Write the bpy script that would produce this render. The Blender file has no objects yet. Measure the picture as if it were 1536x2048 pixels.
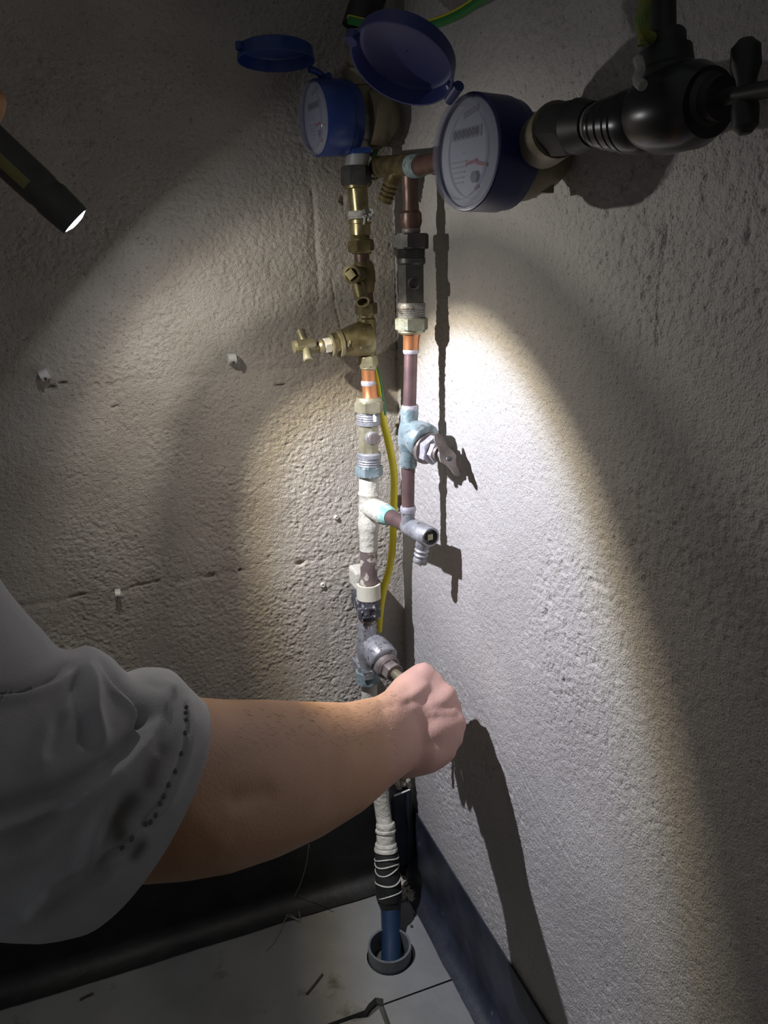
import bpy, bmesh, math, random
import numpy as np
from mathutils import Vector, Matrix

# ------------------------------------------------------------------ camera, world, light, exposure
FPX, PITCH, ROLL, YAW = 1591.46, 0.3110932, 0.0352857, 1.2290782
CAM = np.array([-0.3263175, -0.8553518, 0.8168170])
_h = np.array([math.cos(YAW), math.sin(YAW), 0.0]); _r = np.array([math.sin(YAW), -math.cos(YAW), 0.0]); _u = np.array([0, 0, 1.0])
FW = _h*math.cos(PITCH) - _u*math.sin(PITCH); _u0 = _u*math.cos(PITCH) + _h*math.sin(PITCH)
RT = _r*math.cos(ROLL) - _u0*math.sin(ROLL); UPV = _u0*math.cos(ROLL) + _r*math.sin(ROLL)
scene = bpy.context.scene
COL = scene.collection
cd = bpy.data.cameras.new('camera'); cam = bpy.data.objects.new('camera', cd); COL.objects.link(cam)
cam.matrix_world = Matrix(((RT[0], UPV[0], -FW[0], CAM[0]), (RT[1], UPV[1], -FW[1], CAM[1]), (RT[2], UPV[2], -FW[2], CAM[2]), (0, 0, 0, 1)))
cd.sensor_fit = 'VERTICAL'; cd.sensor_height = 24.0; cd.sensor_width = 18.0; cd.lens = 24.0*FPX/2048.0
cd.clip_start = 0.01; cd.clip_end = 50
scene.camera = cam
vs = scene.view_settings
vs.view_transform = 'Standard'; vs.look = 'None'; vs.gamma = 1; vs.use_curve_mapping = False
vs.exposure = 0.0

w = bpy.data.worlds.new('world'); scene.world = w; w.use_nodes = True
w.node_tree.nodes['Background'].inputs[0].default_value = (0.95, 0.97, 1.0, 1)
w.node_tree.nodes['Background'].inputs[1].default_value = 0.085

TORCH = np.array([-0.3235, -0.1625, 0.8505])          # centre of the torch lens
AX = np.array([0.675, -0.035, -0.737]); AX /= np.linalg.norm(AX)
def look_matrix(loc, d):
    z = -Vector(d).normalized(); x = Vector((0, 0, 1)).cross(z).normalized(); y = z.cross(x)
    return Matrix(((x[0], y[0], z[0], loc[0]), (x[1], y[1], z[1], loc[1]), (x[2], y[2], z[2], loc[2]), (0, 0, 0, 1)))
ld = bpy.data.lights.new('torch_beam', 'SPOT'); ld.energy = 19.0; ld.spot_size = math.radians(176); ld.spot_blend = 0.0
ld.shadow_soft_size = 0.0035
lo = bpy.data.objects.new('torch_beam', ld); COL.objects.link(lo)
lo.matrix_world = look_matrix(TORCH + AX*0.004, AX)
ld.use_nodes = True
nt = ld.node_tree; N = nt.nodes; LK = nt.links
em = [n for n in N if n.type == 'EMISSION'][0]
tc = N.new('ShaderNodeTexCoord'); sx = N.new('ShaderNodeSeparateXYZ'); LK.new(tc.outputs['Normal'], sx.inputs[0])
ab = N.new('ShaderNodeMath'); ab.operation = 'ABSOLUTE'; LK.new(sx.outputs[2], ab.inputs[0])
ac = N.new('ShaderNodeMath'); ac.operation = 'ARCCOSINE'; LK.new(ab.outputs[0], ac.inputs[0])
dv = N.new('ShaderNodeMath'); dv.operation = 'DIVIDE'; LK.new(ac.outputs[0], dv.inputs[0]); dv.inputs[1].default_value = math.pi/2
def ramp(N, stops, interp='LINEAR'):
    r = N.new('ShaderNodeValToRGB'); r.color_ramp.interpolation = interp; e = r.color_ramp.elements
    e[0].position = stops[0][0]; e[0].color = (*stops[0][1], 1); e[1].position = stops[-1][0]; e[1].color = (*stops[-1][1], 1)
    for p, c in stops[1:-1]:
        k = e.new(p); k.color = (*c, 1)
    return r
# beam profile of the torch: bright spot, dark ring, wide spill (position = angle / 90 degrees)
def g(v, c=(1, 1, 1)): return (v*c[0], v*c[1], v*c[2])
WARM = (1.0, 0.88, 0.68); COOL = (0.87, 0.88, 1.0)
bp = ramp(N, [(0.0, g(1.0, COOL)), (18/90, g(.95, COOL)), (25/90, g(0.88, (.95, .95, 1.05))), (28.5/90, g(0.74, (1, .98, .97))), (31.5/90, g(0.40, WARM)), (35/90, g(0.085, (1, .92, .8))),
              (44/90, g(0.050, (1, .97, .9))), (48.5/90, g(0.100, (1, .96, .88))), (59/90, g(0.082, (1, .96, .9))), (67/90, g(0.030, (1, .97, .95))), (75/90, g(0.0145, (.95, .96, 1.05))), (79/90, g(0.009)), (83/90, g(0.0))])
LK.new(dv.outputs[0], bp.inputs[0]); LK.new(bp.outputs[0], em.inputs['Color']); em.inputs['Strength'].default_value = 1.0

# ------------------------------------------------------------------ points from the photograph
def ray(x, y): return FW + RT*((x-768)/FPX) + UPV*((1024-y)/FPX)
def P(x, y, d): r = ray(x, y); return CAM + r/np.linalg.norm(r)*d
def PL(x, y, off): d = ray(x, y); return CAM + d*((-off-CAM[1])/d[1])       # in the plane `off` in front of the left wall
def PR(x, y, off): d = ray(x, y); return CAM + d*((-off-CAM[0])/d[0])       # in the plane `off` in front of the right wall
def PZ(x, y, z): d = ray(x, y); return CAM + d*((z-CAM[2])/d[2])
def mpp(p): return float((np.array(p)-CAM) @ FW)/FPX                        # metres per photo pixel at p

# ------------------------------------------------------------------ materials
MATS = {}
def mat(name, c1, c2=None, metal=0.0, rough=0.6, scale=60.0, bump=0.0, bscale=400.0, spots=None, spot_scale=90., spot_at=0.62, detail=4, sss=0.0, trans=0.0, emit=None, coat=0, rvar=0.0, spot_w=.06):
    if name in MATS: return MATS[name]
    m = bpy.data.materials.new(name); m.use_nodes = True; MATS[name] = m
    n = m.node_tree.nodes; l = m.node_tree.links; b = n['Principled BSDF']
    b.inputs['Metallic'].default_value = metal; b.inputs['Roughness'].default_value = rough
    t = n.new('ShaderNodeTexCoord')
    nz = n.new('ShaderNodeTexNoise'); nz.inputs['Scale'].default_value = scale; nz.inputs['Detail'].default_value = detail; l.new(t.outputs['Object'], nz.inputs['Vector'])
    r = ramp(n, [(0.35, c1), (0.68, c2 or c1)]); l.new(nz.outputs['Fac'], r.inputs[0]); out = r.outputs[0]
    if spots:
        n2 = n.new('ShaderNodeTexNoise'); n2.inputs['Scale'].default_value = spot_scale; n2.inputs['Detail'].default_value = 5; n2.inputs['Roughness'].default_value = .6
        l.new(t.outputs['Object'], n2.inputs['Vector'])
        r2 = ramp(n, [(spot_at, (0, 0, 0)), (spot_at+spot_w, (1, 1, 1))]); l.new(n2.outputs['Fac'], r2.inputs[0])
        mx = n.new('ShaderNodeMix'); mx.data_type = 'RGBA'; l.new(r2.outputs[0], mx.inputs['Factor']); l.new(out, mx.inputs[6]); mx.inputs[7].default_value = (*spots, 1); out = mx.outputs[2]
    l.new(out, b.inputs['Base Color'])
    if rvar:
        mr = n.new('ShaderNodeMapRange'); l.new(nz.outputs['Fac'], mr.inputs[0]); mr.inputs[1].default_value = .3; mr.inputs[2].default_value = .7
        mr.inputs[3].default_value = max(.05, rough-rvar); mr.inputs[4].default_value = rough+rvar; l.new(mr.outputs[0], b.inputs['Roughness'])
    if bump:
        n3 = n.new('ShaderNodeTexNoise'); n3.inputs['Scale'].default_value = bscale; n3.inputs['Detail'].default_value = 3; l.new(t.outputs['Object'], n3.inputs['Vector'])
        bp_ = n.new('ShaderNodeBump'); bp_.inputs['Strength'].default_value = 1.0; bp_.inputs['Distance'].default_value = bump; l.new(n3.outputs['Fac'], bp_.inputs['Height']); l.new(bp_.outputs[0], b.inputs['Normal'])
    if sss:
        b.inputs['Subsurface Weight'].default_value = sss; b.inputs['Subsurface Radius'].default_value = (.012, .004, .002); b.inputs['Subsurface Scale'].default_value = .6
    if trans: b.inputs['Transmission Weight'].default_value = trans; b.inputs['IOR'].default_value = 1.3
    if emit: b.inputs['Emission Color'].default_value = (*emit[:3], 1); b.inputs['Emission Strength'].default_value = emit[3]
    if coat: b.inputs['Coat Weight'].default_value = coat; b.inputs['Coat Roughness'].default_value = .2
    return m
M_BLOCK_L = mat('painted_blockwork', (.38, .345, .295), (.47, .435, .38), rough=.46, scale=14, bump=.0014, bscale=700, spots=(.25, .21, .17), spot_scale=300, spot_at=.60, spot_w=.06)
M_BLOCK_R = mat('painted_render', (.42, .40, .385), (.49, .47, .45), rough=.46, scale=10, bump=.0014, bscale=640, spots=(.25, .225, .20), spot_scale=330, spot_at=.62, spot_w=.05)
M_BRASS = mat('brass', (.19, .165, .085), (.29, .25, .135), metal=.75, rough=.36, scale=80, rvar=.12, spots=(.16, .12, .05), spot_scale=150, spot_at=.60)
M_BRASSP = mat('pale_brass', (.30, .28, .18), (.42, .39, .27), metal=.6, rough=.40, scale=80, rvar=.1, spots=(.30, .28, .2), spot_scale=120, spot_at=.62)
M_BRASSD = mat('dark_brass', (.11, .088, .04), (.18, .14, .065), metal=.6, rough=.45, scale=90, rvar=.1)
M_GUNM = mat('gunmetal', (.055, .055, .055), (.10, .10, .095), metal=.5, rough=.45, scale=90, bump=.0002, bscale=500)
M_COP = mat('bright_copper', (.56, .25, .11), (.46, .19, .085), metal=.7, rough=.35, scale=70)
M_COPD = mat('tarnished_copper', (.125, .080, .082), (.19, .115, .108), metal=.45, rough=.42, scale=60, spots=(.5, .47, .52), spot_scale=60, spot_at=.68)
M_COPB = mat('brown_copper', (.075, .045, .035), (.125, .065, .05), metal=.35, rough=.4, scale=60, spots=(.35, .36, .33), spot_scale=120, spot_at=.66)
M_SOLD = mat('solder', (.40, .39, .43), (.60, .58, .64), metal=.4, rough=.45, scale=200, bump=.0004, bscale=600)
M_PAT = mat('patina', (.17, .235, .25), (.29, .355, .365), metal=.25, rough=.45, scale=90, spots=(.14, .16, .16), spot_scale=130, spot_at=.56, bump=.0004, bscale=350)
M_GREY = mat('dull_grey_metal', (.22, .225, .24), (.38, .385, .40), metal=.35, rough=.45, scale=80, spots=(.14, .125, .12), spot_scale=120, spot_at=.56, bump=.0005, bscale=300)
M_GREYD = mat('brown_grey_metal', (.16, .13, .12), (.28, .24, .22), metal=.4, rough=.5, scale=90, bump=.0004, bscale=350)
M_WPAINT = mat('cream_paint', (.50, .48, .40), (.62, .60, .52), rough=.5, scale=40, bump=.0020, bscale=170, spots=(.33, .30, .25), spot_scale=140, spot_at=.68)
M_CLIP = mat('cream_plastic', (.58, .56, .44), (.66, .64, .52), rough=.45, scale=40, bump=.0002)
M_FLAKE = mat('flaking_pipe', (.17, .13, .12), (.23, .17, .16), metal=.3, rough=.5, scale=60, spots=(.62, .58, .48), spot_scale=85, spot_at=.55)
M_WHITE = mat('white_plastic', (.70, .70, .66), (.76, .76, .72), rough=.4)
M_DIRTYBLK = mat('limed_black_plastic', (.04, .04, .05), (.09, .09, .10), rough=.45, scale=80, spots=(.45, .45, .47), spot_scale=170, spot_at=.56, bump=.0005, bscale=300)
M_BLACK = mat('black_plastic', (.012, .013, .016), (.022, .023, .028), rough=.28, scale=60)
M_BLACKM = mat('matt_black_plastic', (.014, .016, .015), (.03, .03, .03), rough=.5, scale=60)
M_BLUE = mat('blue_plastic', (.018, .045, .20), (.022, .055, .24), rough=.32, scale=30)
M_BLUEL = mat('blue_lid_plastic', (.045, .060, .21), (.05, .07, .24), rough=.42, scale=30)
M_MDPE = mat('blue_pipe_plastic', (.012, .032, .075), (.016, .040, .09), rough=.4, scale=40)
M_YEL = mat('yellow_insulation', (.62, .54, .02), (.68, .60, .03), rough=.4, scale=30, spots=(.3, .25, .03), spot_scale=200, spot_at=.7)
M_GRN = mat('green_insulation', (.02, .17, .04), (.03, .20, .05), rough=.4)
M_DIAL = mat('dial_face', (.62, .63, .68), (.66, .67, .72), rough=.5)
M_RED = mat('red_print', (.50, .03, .03), rough=.5)
M_INK = mat('dark_print', (.10, .10, .12), rough=.5)
M_TORCH = mat('torch_body', (.060, .064, .062), (.080, .082, .078), rough=.45)
M_STRIPE = mat('torch_stripe', (.22, .23, .08), (.26, .27, .09), rough=.5)
M_LENS = mat('torch_lens', (1, 1, 1), rough=.2, emit=(.93, .96, 1.0, 14.0))
M_FLOOR = mat('floor_board', (.19, .195, .195), (.27, .275, .28), rough=.55, scale=9, bump=.0004, bscale=160, spots=(.08, .075, .055), spot_scale=17, spot_at=.60, spot_w=.12)
M_SLAB = mat('floor_slab', (.06, .06, .055), (.09, .085, .08), rough=.8)
M_DPC = mat('damp_proof_sheet', (.014, .017, .026), (.035, .042, .06), rough=.42, scale=25, bump=.0008, bscale=60, spots=(.10, .11, .14), spot_scale=55, spot_at=.66)
M_DPCL = mat('black_sheet', (.006, .006, .007), (.014, .015, .015), rough=.5, scale=25, bump=.0008, bscale=60)
M_GREYPL = mat('grey_pipe_plastic', (.10, .11, .12), (.15, .16, .175), rough=.45, scale=60)
M_MORTAR = mat('mortar', (.34, .31, .25), (.45, .42, .35), rough=.9, bump=.002, bscale=150)
M_DIRT = mat('dark_debris', (.05, .045, .035), (.09, .08, .06), rough=.9)
M_HOLE = mat('hole_dark', (.02, .017, .015), rough=1)
M_TAPE = mat('jointing_tape', (.34, .34, .32), (.45, .44, .41), rough=.8, scale=150, bump=.001, bscale=400)
M_THREADW = mat('cobweb', (.25, .25, .24), rough=.8)
M_MEMB = mat('meter_brass', (.20, .17, .115), (.27, .23, .155), metal=.3, rough=.5, scale=60, bump=.0004, bscale=250)

# ------------------------------------------------------------------ geometry helpers
def link(name, V, F, m, parent=None, smooth=True):
    me = bpy.data.meshes.new(name); me.from_pydata([tuple(map(float, v)) for v in V], [], [tuple(map(int, f)) for f in F]); me.update()
    if smooth: me.shade_smooth()
    o = bpy.data.objects.new(name, me); COL.objects.link(o)
    if m: me.materials.append(m)
    if parent is not None: o.parent = parent; o.matrix_parent_inverse = Matrix.Translation(-parent.location)
    return o
def tag(o, label, cat, group=None):
    o['label'] = label; o['category'] = cat
    if group: o['group'] = group
    return o
def thing(name, label, cat, loc, group=None):
    o = bpy.data.objects.new(name, None); COL.objects.link(o); o.location = Vector(loc); o.empty_display_size = .01
    return tag(o, label, cat, group)
def auto(o, deg=40):
    o.data.shade_auto_smooth(angle=math.radians(deg)) if hasattr(o.data, 'shade_auto_smooth') else o.data.set_sharp_from_angle(angle=math.radians(deg))
    return o
def frame(d):
    d = np.array(d, float); d /= np.linalg.norm(d); a = np.array([0, 0, 1.]) if abs(d[2]) < .9 else np.array([0, 1., 0])
    x = np.cross(a, d); x /= np.linalg.norm(x); y = np.cross(d, x); return x, y, d
class G:
    def __init__(s): s.V = []; s.F = []
    def add(s, V, F):
        o = len(s.V); s.V += [np.array(v) for v in V]; s.F += [tuple(i+o for i in f) for f in F]
    def rings(s, rs, cap=True, closed=True):
        n = len(rs[0]); V = [p for r in rs for p in r]; F = []
        for k in range(len(rs)-1):
            for i in range(n if closed else n-1):
                j = (i+1) % n; F.append((k*n+i, k*n+j, (k+1)*n+j, (k+1)*n+i))
        if cap:
            F.append(tuple(range(n))[::-1]); F.append(tuple((len(rs)-1)*n+i for i in range(n)))
        s.add(V, F)
    def lathe(s, a, d, prof, n=24, rot=0.0, cap=True):
        x, y, d = frame(d); a = np.array(a, float)
        s.rings([[a+d*t+(x*math.cos(rot+2*math.pi*i/n)+y*math.sin(rot+2*math.pi*i/n))*r for i in range(n)] for t, r in prof], cap)
    def tube(s, pts, rad, n=12, cap=True):
        pts = [np.array(p, float) for p in pts]; rs = []; t0 = pts[1]-pts[0]; x, y, _ = frame(t0)
        for k, p in enumerate(pts):
            t = pts[min(k+1, len(pts)-1)]-pts[max(k-1, 0)]; t /= np.linalg.norm(t)
            x = x - t*(x@t); x /= np.linalg.norm(x); y = np.cross(t, x); r = rad[k] if hasattr(rad, '__len__') else rad
            rs.append([p+(x*math.cos(2*math.pi*i/n)+y*math.sin(2*math.pi*i/n))*r for i in range(n)])
        s.rings(rs, cap)
    def box(s, c, ax, size):
        c = np.array(c, float); x, y, z = [np.array(a, float) for a in ax]; V = []
        for i in (-1, 1):
            for j in (-1, 1):
                for k in (-1, 1): V.append(c+x*i*size[0]/2+y*j*size[1]/2+z*k*size[2]/2)
        s.add(V, [(0, 1, 3, 2), (4, 6, 7, 5), (0, 4, 5, 1), (2, 3, 7, 6), (0, 2, 6, 4), (1, 5, 7, 3)])
    def done(s, name, m, parent=None, smooth=True, deg=35):
        o = link(name, s.V, s.F, m, parent, smooth)
        bm = bmesh.new(); bm.from_mesh(o.data); bmesh.ops.recalc_face_normals(bm, faces=bm.faces); bm.to_mesh(o.data); bm.free()
        if smooth: auto(o, deg)
        return o
def spline(pts, n=8):
    pts = [np.array(p, float) for p in pts]; out = []; q = [pts[0]*2-pts[1]]+pts+[pts[-1]*2-pts[-2]]
    for i in range(1, len(q)-2):
        for k in range(n):
            t = k/n; a, b, c, d = q[i-1], q[i], q[i+1], q[i+2]
            out.append(.5*((2*b)+(c-a)*t+(2*a-5*b+4*c-d)*t*t+(3*b-a-3*c+d)*t**3))
    return out+[pts[-1]]
def lathe(name, a, b, prof, m, parent=None, n=24, deg=35):                 # prof t runs 0..1 from a to b, r in metres
    a = np.array(a, float); d = np.array(b, float)-a; L = np.linalg.norm(d)
    o = G(); o.lathe(a, d, [(t*L, r) for t, r in prof], n); return o.done(name, m, parent, deg=deg)
def hexnut(name, a, b, r, m, parent=None, rot=0.3, ch=.10):
    a = np.array(a, float); d = np.array(b, float)-a; L = np.linalg.norm(d); x, y, u = frame(d)
    rs = []; n = 24
    for t, k in ((0, 1), (ch, 0), (1-ch, 0), (1, 1)):
        ring = []
        for i in range(n):
            th = 2*math.pi*i/n; q = (th % (math.pi/3))-math.pi/6; rr = r*math.cos(math.pi/6)/math.cos(q)
            if k: rr = min(rr, r*.90)
            ring.append(a+u*t*L+(x*math.cos(th+rot)+y*math.sin(th+rot))*rr)
        rs.append(ring)
    o = G(); o.rings(rs); return o.done(name, m, parent, deg=25)
def thread(name, a, b, r, turns, m, parent=None, depth=.0009):
    prof = []
    for k in range(turns):
        prof += [((k+.0)/turns, r-depth), ((k+.5)/turns, r)]
    prof.append((1, r-depth)); return lathe(name, a, b, prof, m, parent, 24, 20)

# value noise
_rng = np.random.default_rng(5); _T = _rng.random((256, 256))
def vn(u, v, s, o=0):
    x = np.asarray(u)/s+o*17.3+1000; y = np.asarray(v)/s+o*9.1+1000; xi = np.floor(x).astype(int); yi = np.floor(y).astype(int); fx = x-xi; fy = y-yi
    fx = fx*fx*(3-2*fx); fy = fy*fy*(3-2*fy); t = lambda a, b: _T[a % 256, b % 256]
    return (t(xi, yi)*(1-fx)+t(xi+1, yi)*fx)*(1-fy)+(t(xi, yi+1)*(1-fx)+t(xi+1, yi+1)*fx)*fy
def ss(a, b, x): t = np.clip((x-a)/(b-a), 0, 1); return t*t*(3-2*t)

# ------------------------------------------------------------------ structure: walls of blocks, floor boards, damp proof sheets
def struct(o): o['kind'] = 'structure'; return o
PITS_L = [(PL(420, 1152, 0), .0052, .0026), (PL(480, 1141, 0), .0018, .0018), (PL(600, 1127, 0), .004, .0028), (PL(686, 400, 0), .0030, .0042), (PL(103, 775, 0), .004, .0022), (PL(125, 766, 0), .004, .0012), (PL(560, 770, 0), .006, .001)]
CRACKS_L = [(PL(262, 1174, 0), PL(315, 1163, 0), .0016), (PL(138, 1196, 0), PL(168, 1188, 0), .0014), (PL(225, 815, 0), PL(236, 812, 0), .0012)]
CRACKS_V = [(PL(663, 560, 0), PL(672, 620, 0), .0010), (PL(672, 620, 0), PL(680, 655, 0), .0010), (PL(625, 380, 0), PL(640, 600, 0), .0022)]
def seg_d(u, z, a, b, ia):
    au, az, bu, bz = a[ia], a[2], b[ia], b[2]; du, dz = bu-au, bz-az; t = np.clip(((u-au)*du+(z-az)*dz)/(du*du+dz*dz), 0, 1)
    return np.hypot(u-au-t*du, z-az-t*dz)
def height_left(u, z):
    h = .0003*(vn(u, z, .006)-.5)+.0007*(vn(u, z, .0034, 1)-.5)+.0012*(vn(u*1.0, z*1.3, .0025, 2)-.5)+.0022*(vn(u, z, .07, 3)-.5)
    soft = .55+.6*ss(.35, .6, vn(u, z, .05, 4)); h = h*soft
    h -= .0008*ss(.82, .95, vn(u, z, .0036, 5))
    for c, ru, rz in PITS_L:
        q = ((u-c[0])/ru)**2+((z-c[2])/rz)**2; h -= .005*np.exp(-(q**2)*.8)
    for a, b, wd in CRACKS_L: h -= .0045*np.exp(-(seg_d(u, z, a, b, 0)/wd)**2)*(.4+.6*vn(u, z, .004, 7))
    for a, b, wd in CRACKS_V: h -= .0016*np.exp(-(seg_d(u, z, a, b, 0)/wd)**2)
    return h
def height_right(u, z):
    rgh = ss(.35, .75, vn(u, z, .11, 11))*.7+.3; rgh = np.maximum(rgh, 1.25*ss(-.30, -.40, u)*ss(.72, .80, z)); low = ss(.40, .30, z)
    h = (.0006*(vn(u, z, .0036, 12)-.5)+.0006*(vn(u*(1-.4*low), z*(1+.3*low), .0024, 13)-.5))*(.55+rgh)+.0022*(vn(u, z, .09, 14)-.5)
    h -= .0011*ss(.78, .93, vn(u, z, .0050, 15))*rgh
    h -= .0010*ss(.74, .9, vn(u, z, .0030, 16))*np.exp(-(((u+.36)/.05)**2+((z-.47)/.06)**2))
    for a, b, wd in SEAM_R: h -= .0016*np.exp(-(seg_d(u, z, a, b, 1)/wd)**2)
    return h
SEAM_R = [(PR(1328, 440, 0), PR(1324, 540, 0), .003), (PR(1318, 560, 0), PR(1316, 690, 0), .0015)]
ZJ = [-.196, .029, .254, .479, .704, .929, 1.154, 1.379, 1.604, 1.829]
def block_wall(name, axis, hf, joints, jd, m, vis, umin):
    # axis 'x': left wall in the plane y=0; axis 'y': right wall in the plane x=0
    g_ = G()
    if axis == 'x': g_.box(((umin)/2+.02, .056, .7), np.eye(3), (-umin+.14, .1, 2.3))
    else: g_.box((.056, (umin)/2-.002, .7), np.eye(3), (.1, -umin-.004, 2.3))
    wall = struct(g_.done(name, m, None, False))
    for r in range(len(ZJ)-1):
        z0, z1 = max(ZJ[r], -.06), ZJ[r+1]; js = sorted([j for j in joints[r] if umin < j < 0]+[umin, 0.0])
        for a, b in zip(js[:-1], js[1:]):
            fine = b > vis[0] and z1 > vis[1] and z0 < vis[2]; st = .0011 if fine else .009
            nu = max(2, int((b-a)/st)); nz = max(2, int((z1-z0)/st))
            U, Zz = np.meshgrid(np.linspace(a, b, nu+1), np.linspace(z0, z1, nz+1), indexing='ij')
            H = hf(U, Zz)
            wob = .0010*(vn(U, Zz, .02, 21)-.5)
            for zz, wgt in ((z0, 1), (z1, 1)):
                H -= jd*np.exp(-((Zz-zz+wob*2)/.0042)**2)*(.25+.9*ss(.3, .7, vn(U, Zz, .03, 22)))*wgt
            for uu in (a, b):
                if uu in (0.0, umin): continue
                big = 2.4 if (axis == 'x' and r == 4) else 1.0
                H -= jd*big*np.exp(-((U-uu+wob*4+ .006*(vn(Zz, Zz*0, .05, 23)-.5))/(.0042*(1.35 if big > 1 else 1)))**2)*(.4+.6*vn(U, Zz, .03, 24))
            if axis == 'x': X, Y = U, -H
            else: X, Y = -H, U
            V = np.stack([X, Y, Zz], -1).reshape(-1, 3)
            idx = np.arange((nu+1)*(nz+1)).reshape(nu+1, nz+1)
            q = np.stack([idx[:-1, :-1], idx[1:, :-1], idx[1:, 1:], idx[:-1, 1:]], -1).reshape(-1, 4)
            if axis == 'y': q = q[:, ::-1]
            # sides going back into the joint
            per = np.concatenate([idx[:, 0], idx[-1, 1:], idx[-2::-1, -1], idx[0, -2:0:-1]])
            T0 = V[per].copy(); B = V[per].copy(); ax_i = 1 if axis == 'x' else 0; B[:, ax_i] = .010
            nt_ = len(V); nb = nt_+len(per); k = np.arange(len(per)); k2 = (k+1) % len(per)
            qs = np.stack([nt_+k2, nt_+k, nb+k, nb+k2], -1)
            if axis == 'y': qs = qs[:, ::-1]
            V = np.concatenate([V, T0, B]); Q = np.concatenate([q, qs])
            me = bpy.data.meshes.new('block'); me.vertices.add(len(V)); me.vertices.foreach_set('co', V.astype(np.float32).ravel())
            me.loops.add(Q.size); me.loops.foreach_set('vertex_index', Q.astype(np.int32).ravel())
            me.polygons.add(len(Q)); me.polygons.foreach_set('loop_start', np.arange(0, Q.size, 4, dtype=np.int32))
            me.update(calc_edges=True); me.shade_smooth(); me.materials.append(m)
            o = bpy.data.objects.new('block', me); COL.objects.link(o); o.parent = wall
    return wall
def JX(a): return [a-.45*k for k in range(6)]
JL = [[], JX(-.30), JX(-.10), JX(-.31), JX(-.091), JX(-.272), JX(-.05), JX(-.27), JX(-.05)]
JR = [[], JX(-.22), JX(-.45), JX(-.23), JX(-.453), JX(-.23), JX(-.45), JX(-.22), JX(-.45)]
wall_left = block_wall('wall_left', 'x', height_left, JL, .0008, M_BLOCK_L, (-.60, .10, 1.06), -2.4)
wall_right = block_wall('wall_right', 'y', height_right, JR, .00012, M_BLOCK_R, (-.64, .10, 1.06), -2.4)

floor = G(); floor.box((-1.15, -1.15, -.062), np.eye(3), (2.5, 2.5, .1)); floor = struct(floor.done('floor', M_SLAB, None, False))
RC = PZ(779, 1891, .016); RC = np.array([RC[0], RC[1], 0])                         # centre of the floor sleeve
def board(poly, hole=None, z=0.0, th=.011):
    bm = bmesh.new(); ed = []
    def loop(pts):
        vs_ = [bm.verts.new((x, y, z)) for x, y in pts]
        for i in range(len(vs_)): ed.append(bm.edges.new((vs_[i], vs_[(i+1) % len(vs_)])))
    loop(poly)
    if hole: loop([(hole[0]+hole[2]*math.cos(-2*math.pi*i/28), hole[1]+hole[2]*math.sin(-2*math.pi*i/28)) for i in range(28)])
    bmesh.ops.triangle_fill(bm, edges=ed, use_beauty=True, use_dissolve=False)
    r = bmesh.ops.extrude_face_region(bm, geom=bm.faces[:]); bmesh.ops.translate(bm, vec=(0, 0, -th), verts=[v for v in r['geom'] if isinstance(v, bmesh.types.BMVert)])
    bmesh.ops.recalc_face_normals(bm, faces=bm.faces)
    me = bpy.data.meshes.new('floor_board'); bm.to_mesh(me); bm.free(); me.materials.append(M_FLOOR)
    o = bpy.data.objects.new('floor_board', me); COL.objects.link(o); o.parent = floor; return o
yj = -.1915
notch = [(-.112, yj), (-.110, yj+.006), (-.118, yj+.011), (-.128, yj+.006), (-.135, yj)]
board([(0.0, 0.0), (-1.25, 0.0), (-1.25, yj-.004), (-.30, yj-.001)]+[(x, y) for x, y in notch[::-1]]+[(0.0, yj+.001)], (RC[0], RC[1], .0285))
board([(0.0, yj-.0015), (-.1125, yj-.0022), (-.1140, -.23), (-.120, -.62), (0.0, -.62)])
board([(-.119, yj-.0040), (-.133, yj-.010), (-.15, yj-.0055), (-.30, yj-.004), (-1.25, yj-.008), (-1.25, -.62), (-.125, -.62), (-.1195, -.24)])
board([(0.0, -.623), (-1.25, -.623), (-1.25, -1.22), (0.0, -1.22)])
board([(-1.253, 0.0), (-2.35, 0.0), (-2.35, -1.22), (-1.253, -1.22)]); board([(0.0, -1.223), (-1.25, -1.223), (-1.25, -2.35), (0.0, -2.35)]); board([(-1.253, -1.223), (-2.35, -1.223), (-2.35, -2.35), (-1.253, -2.35)])

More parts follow.
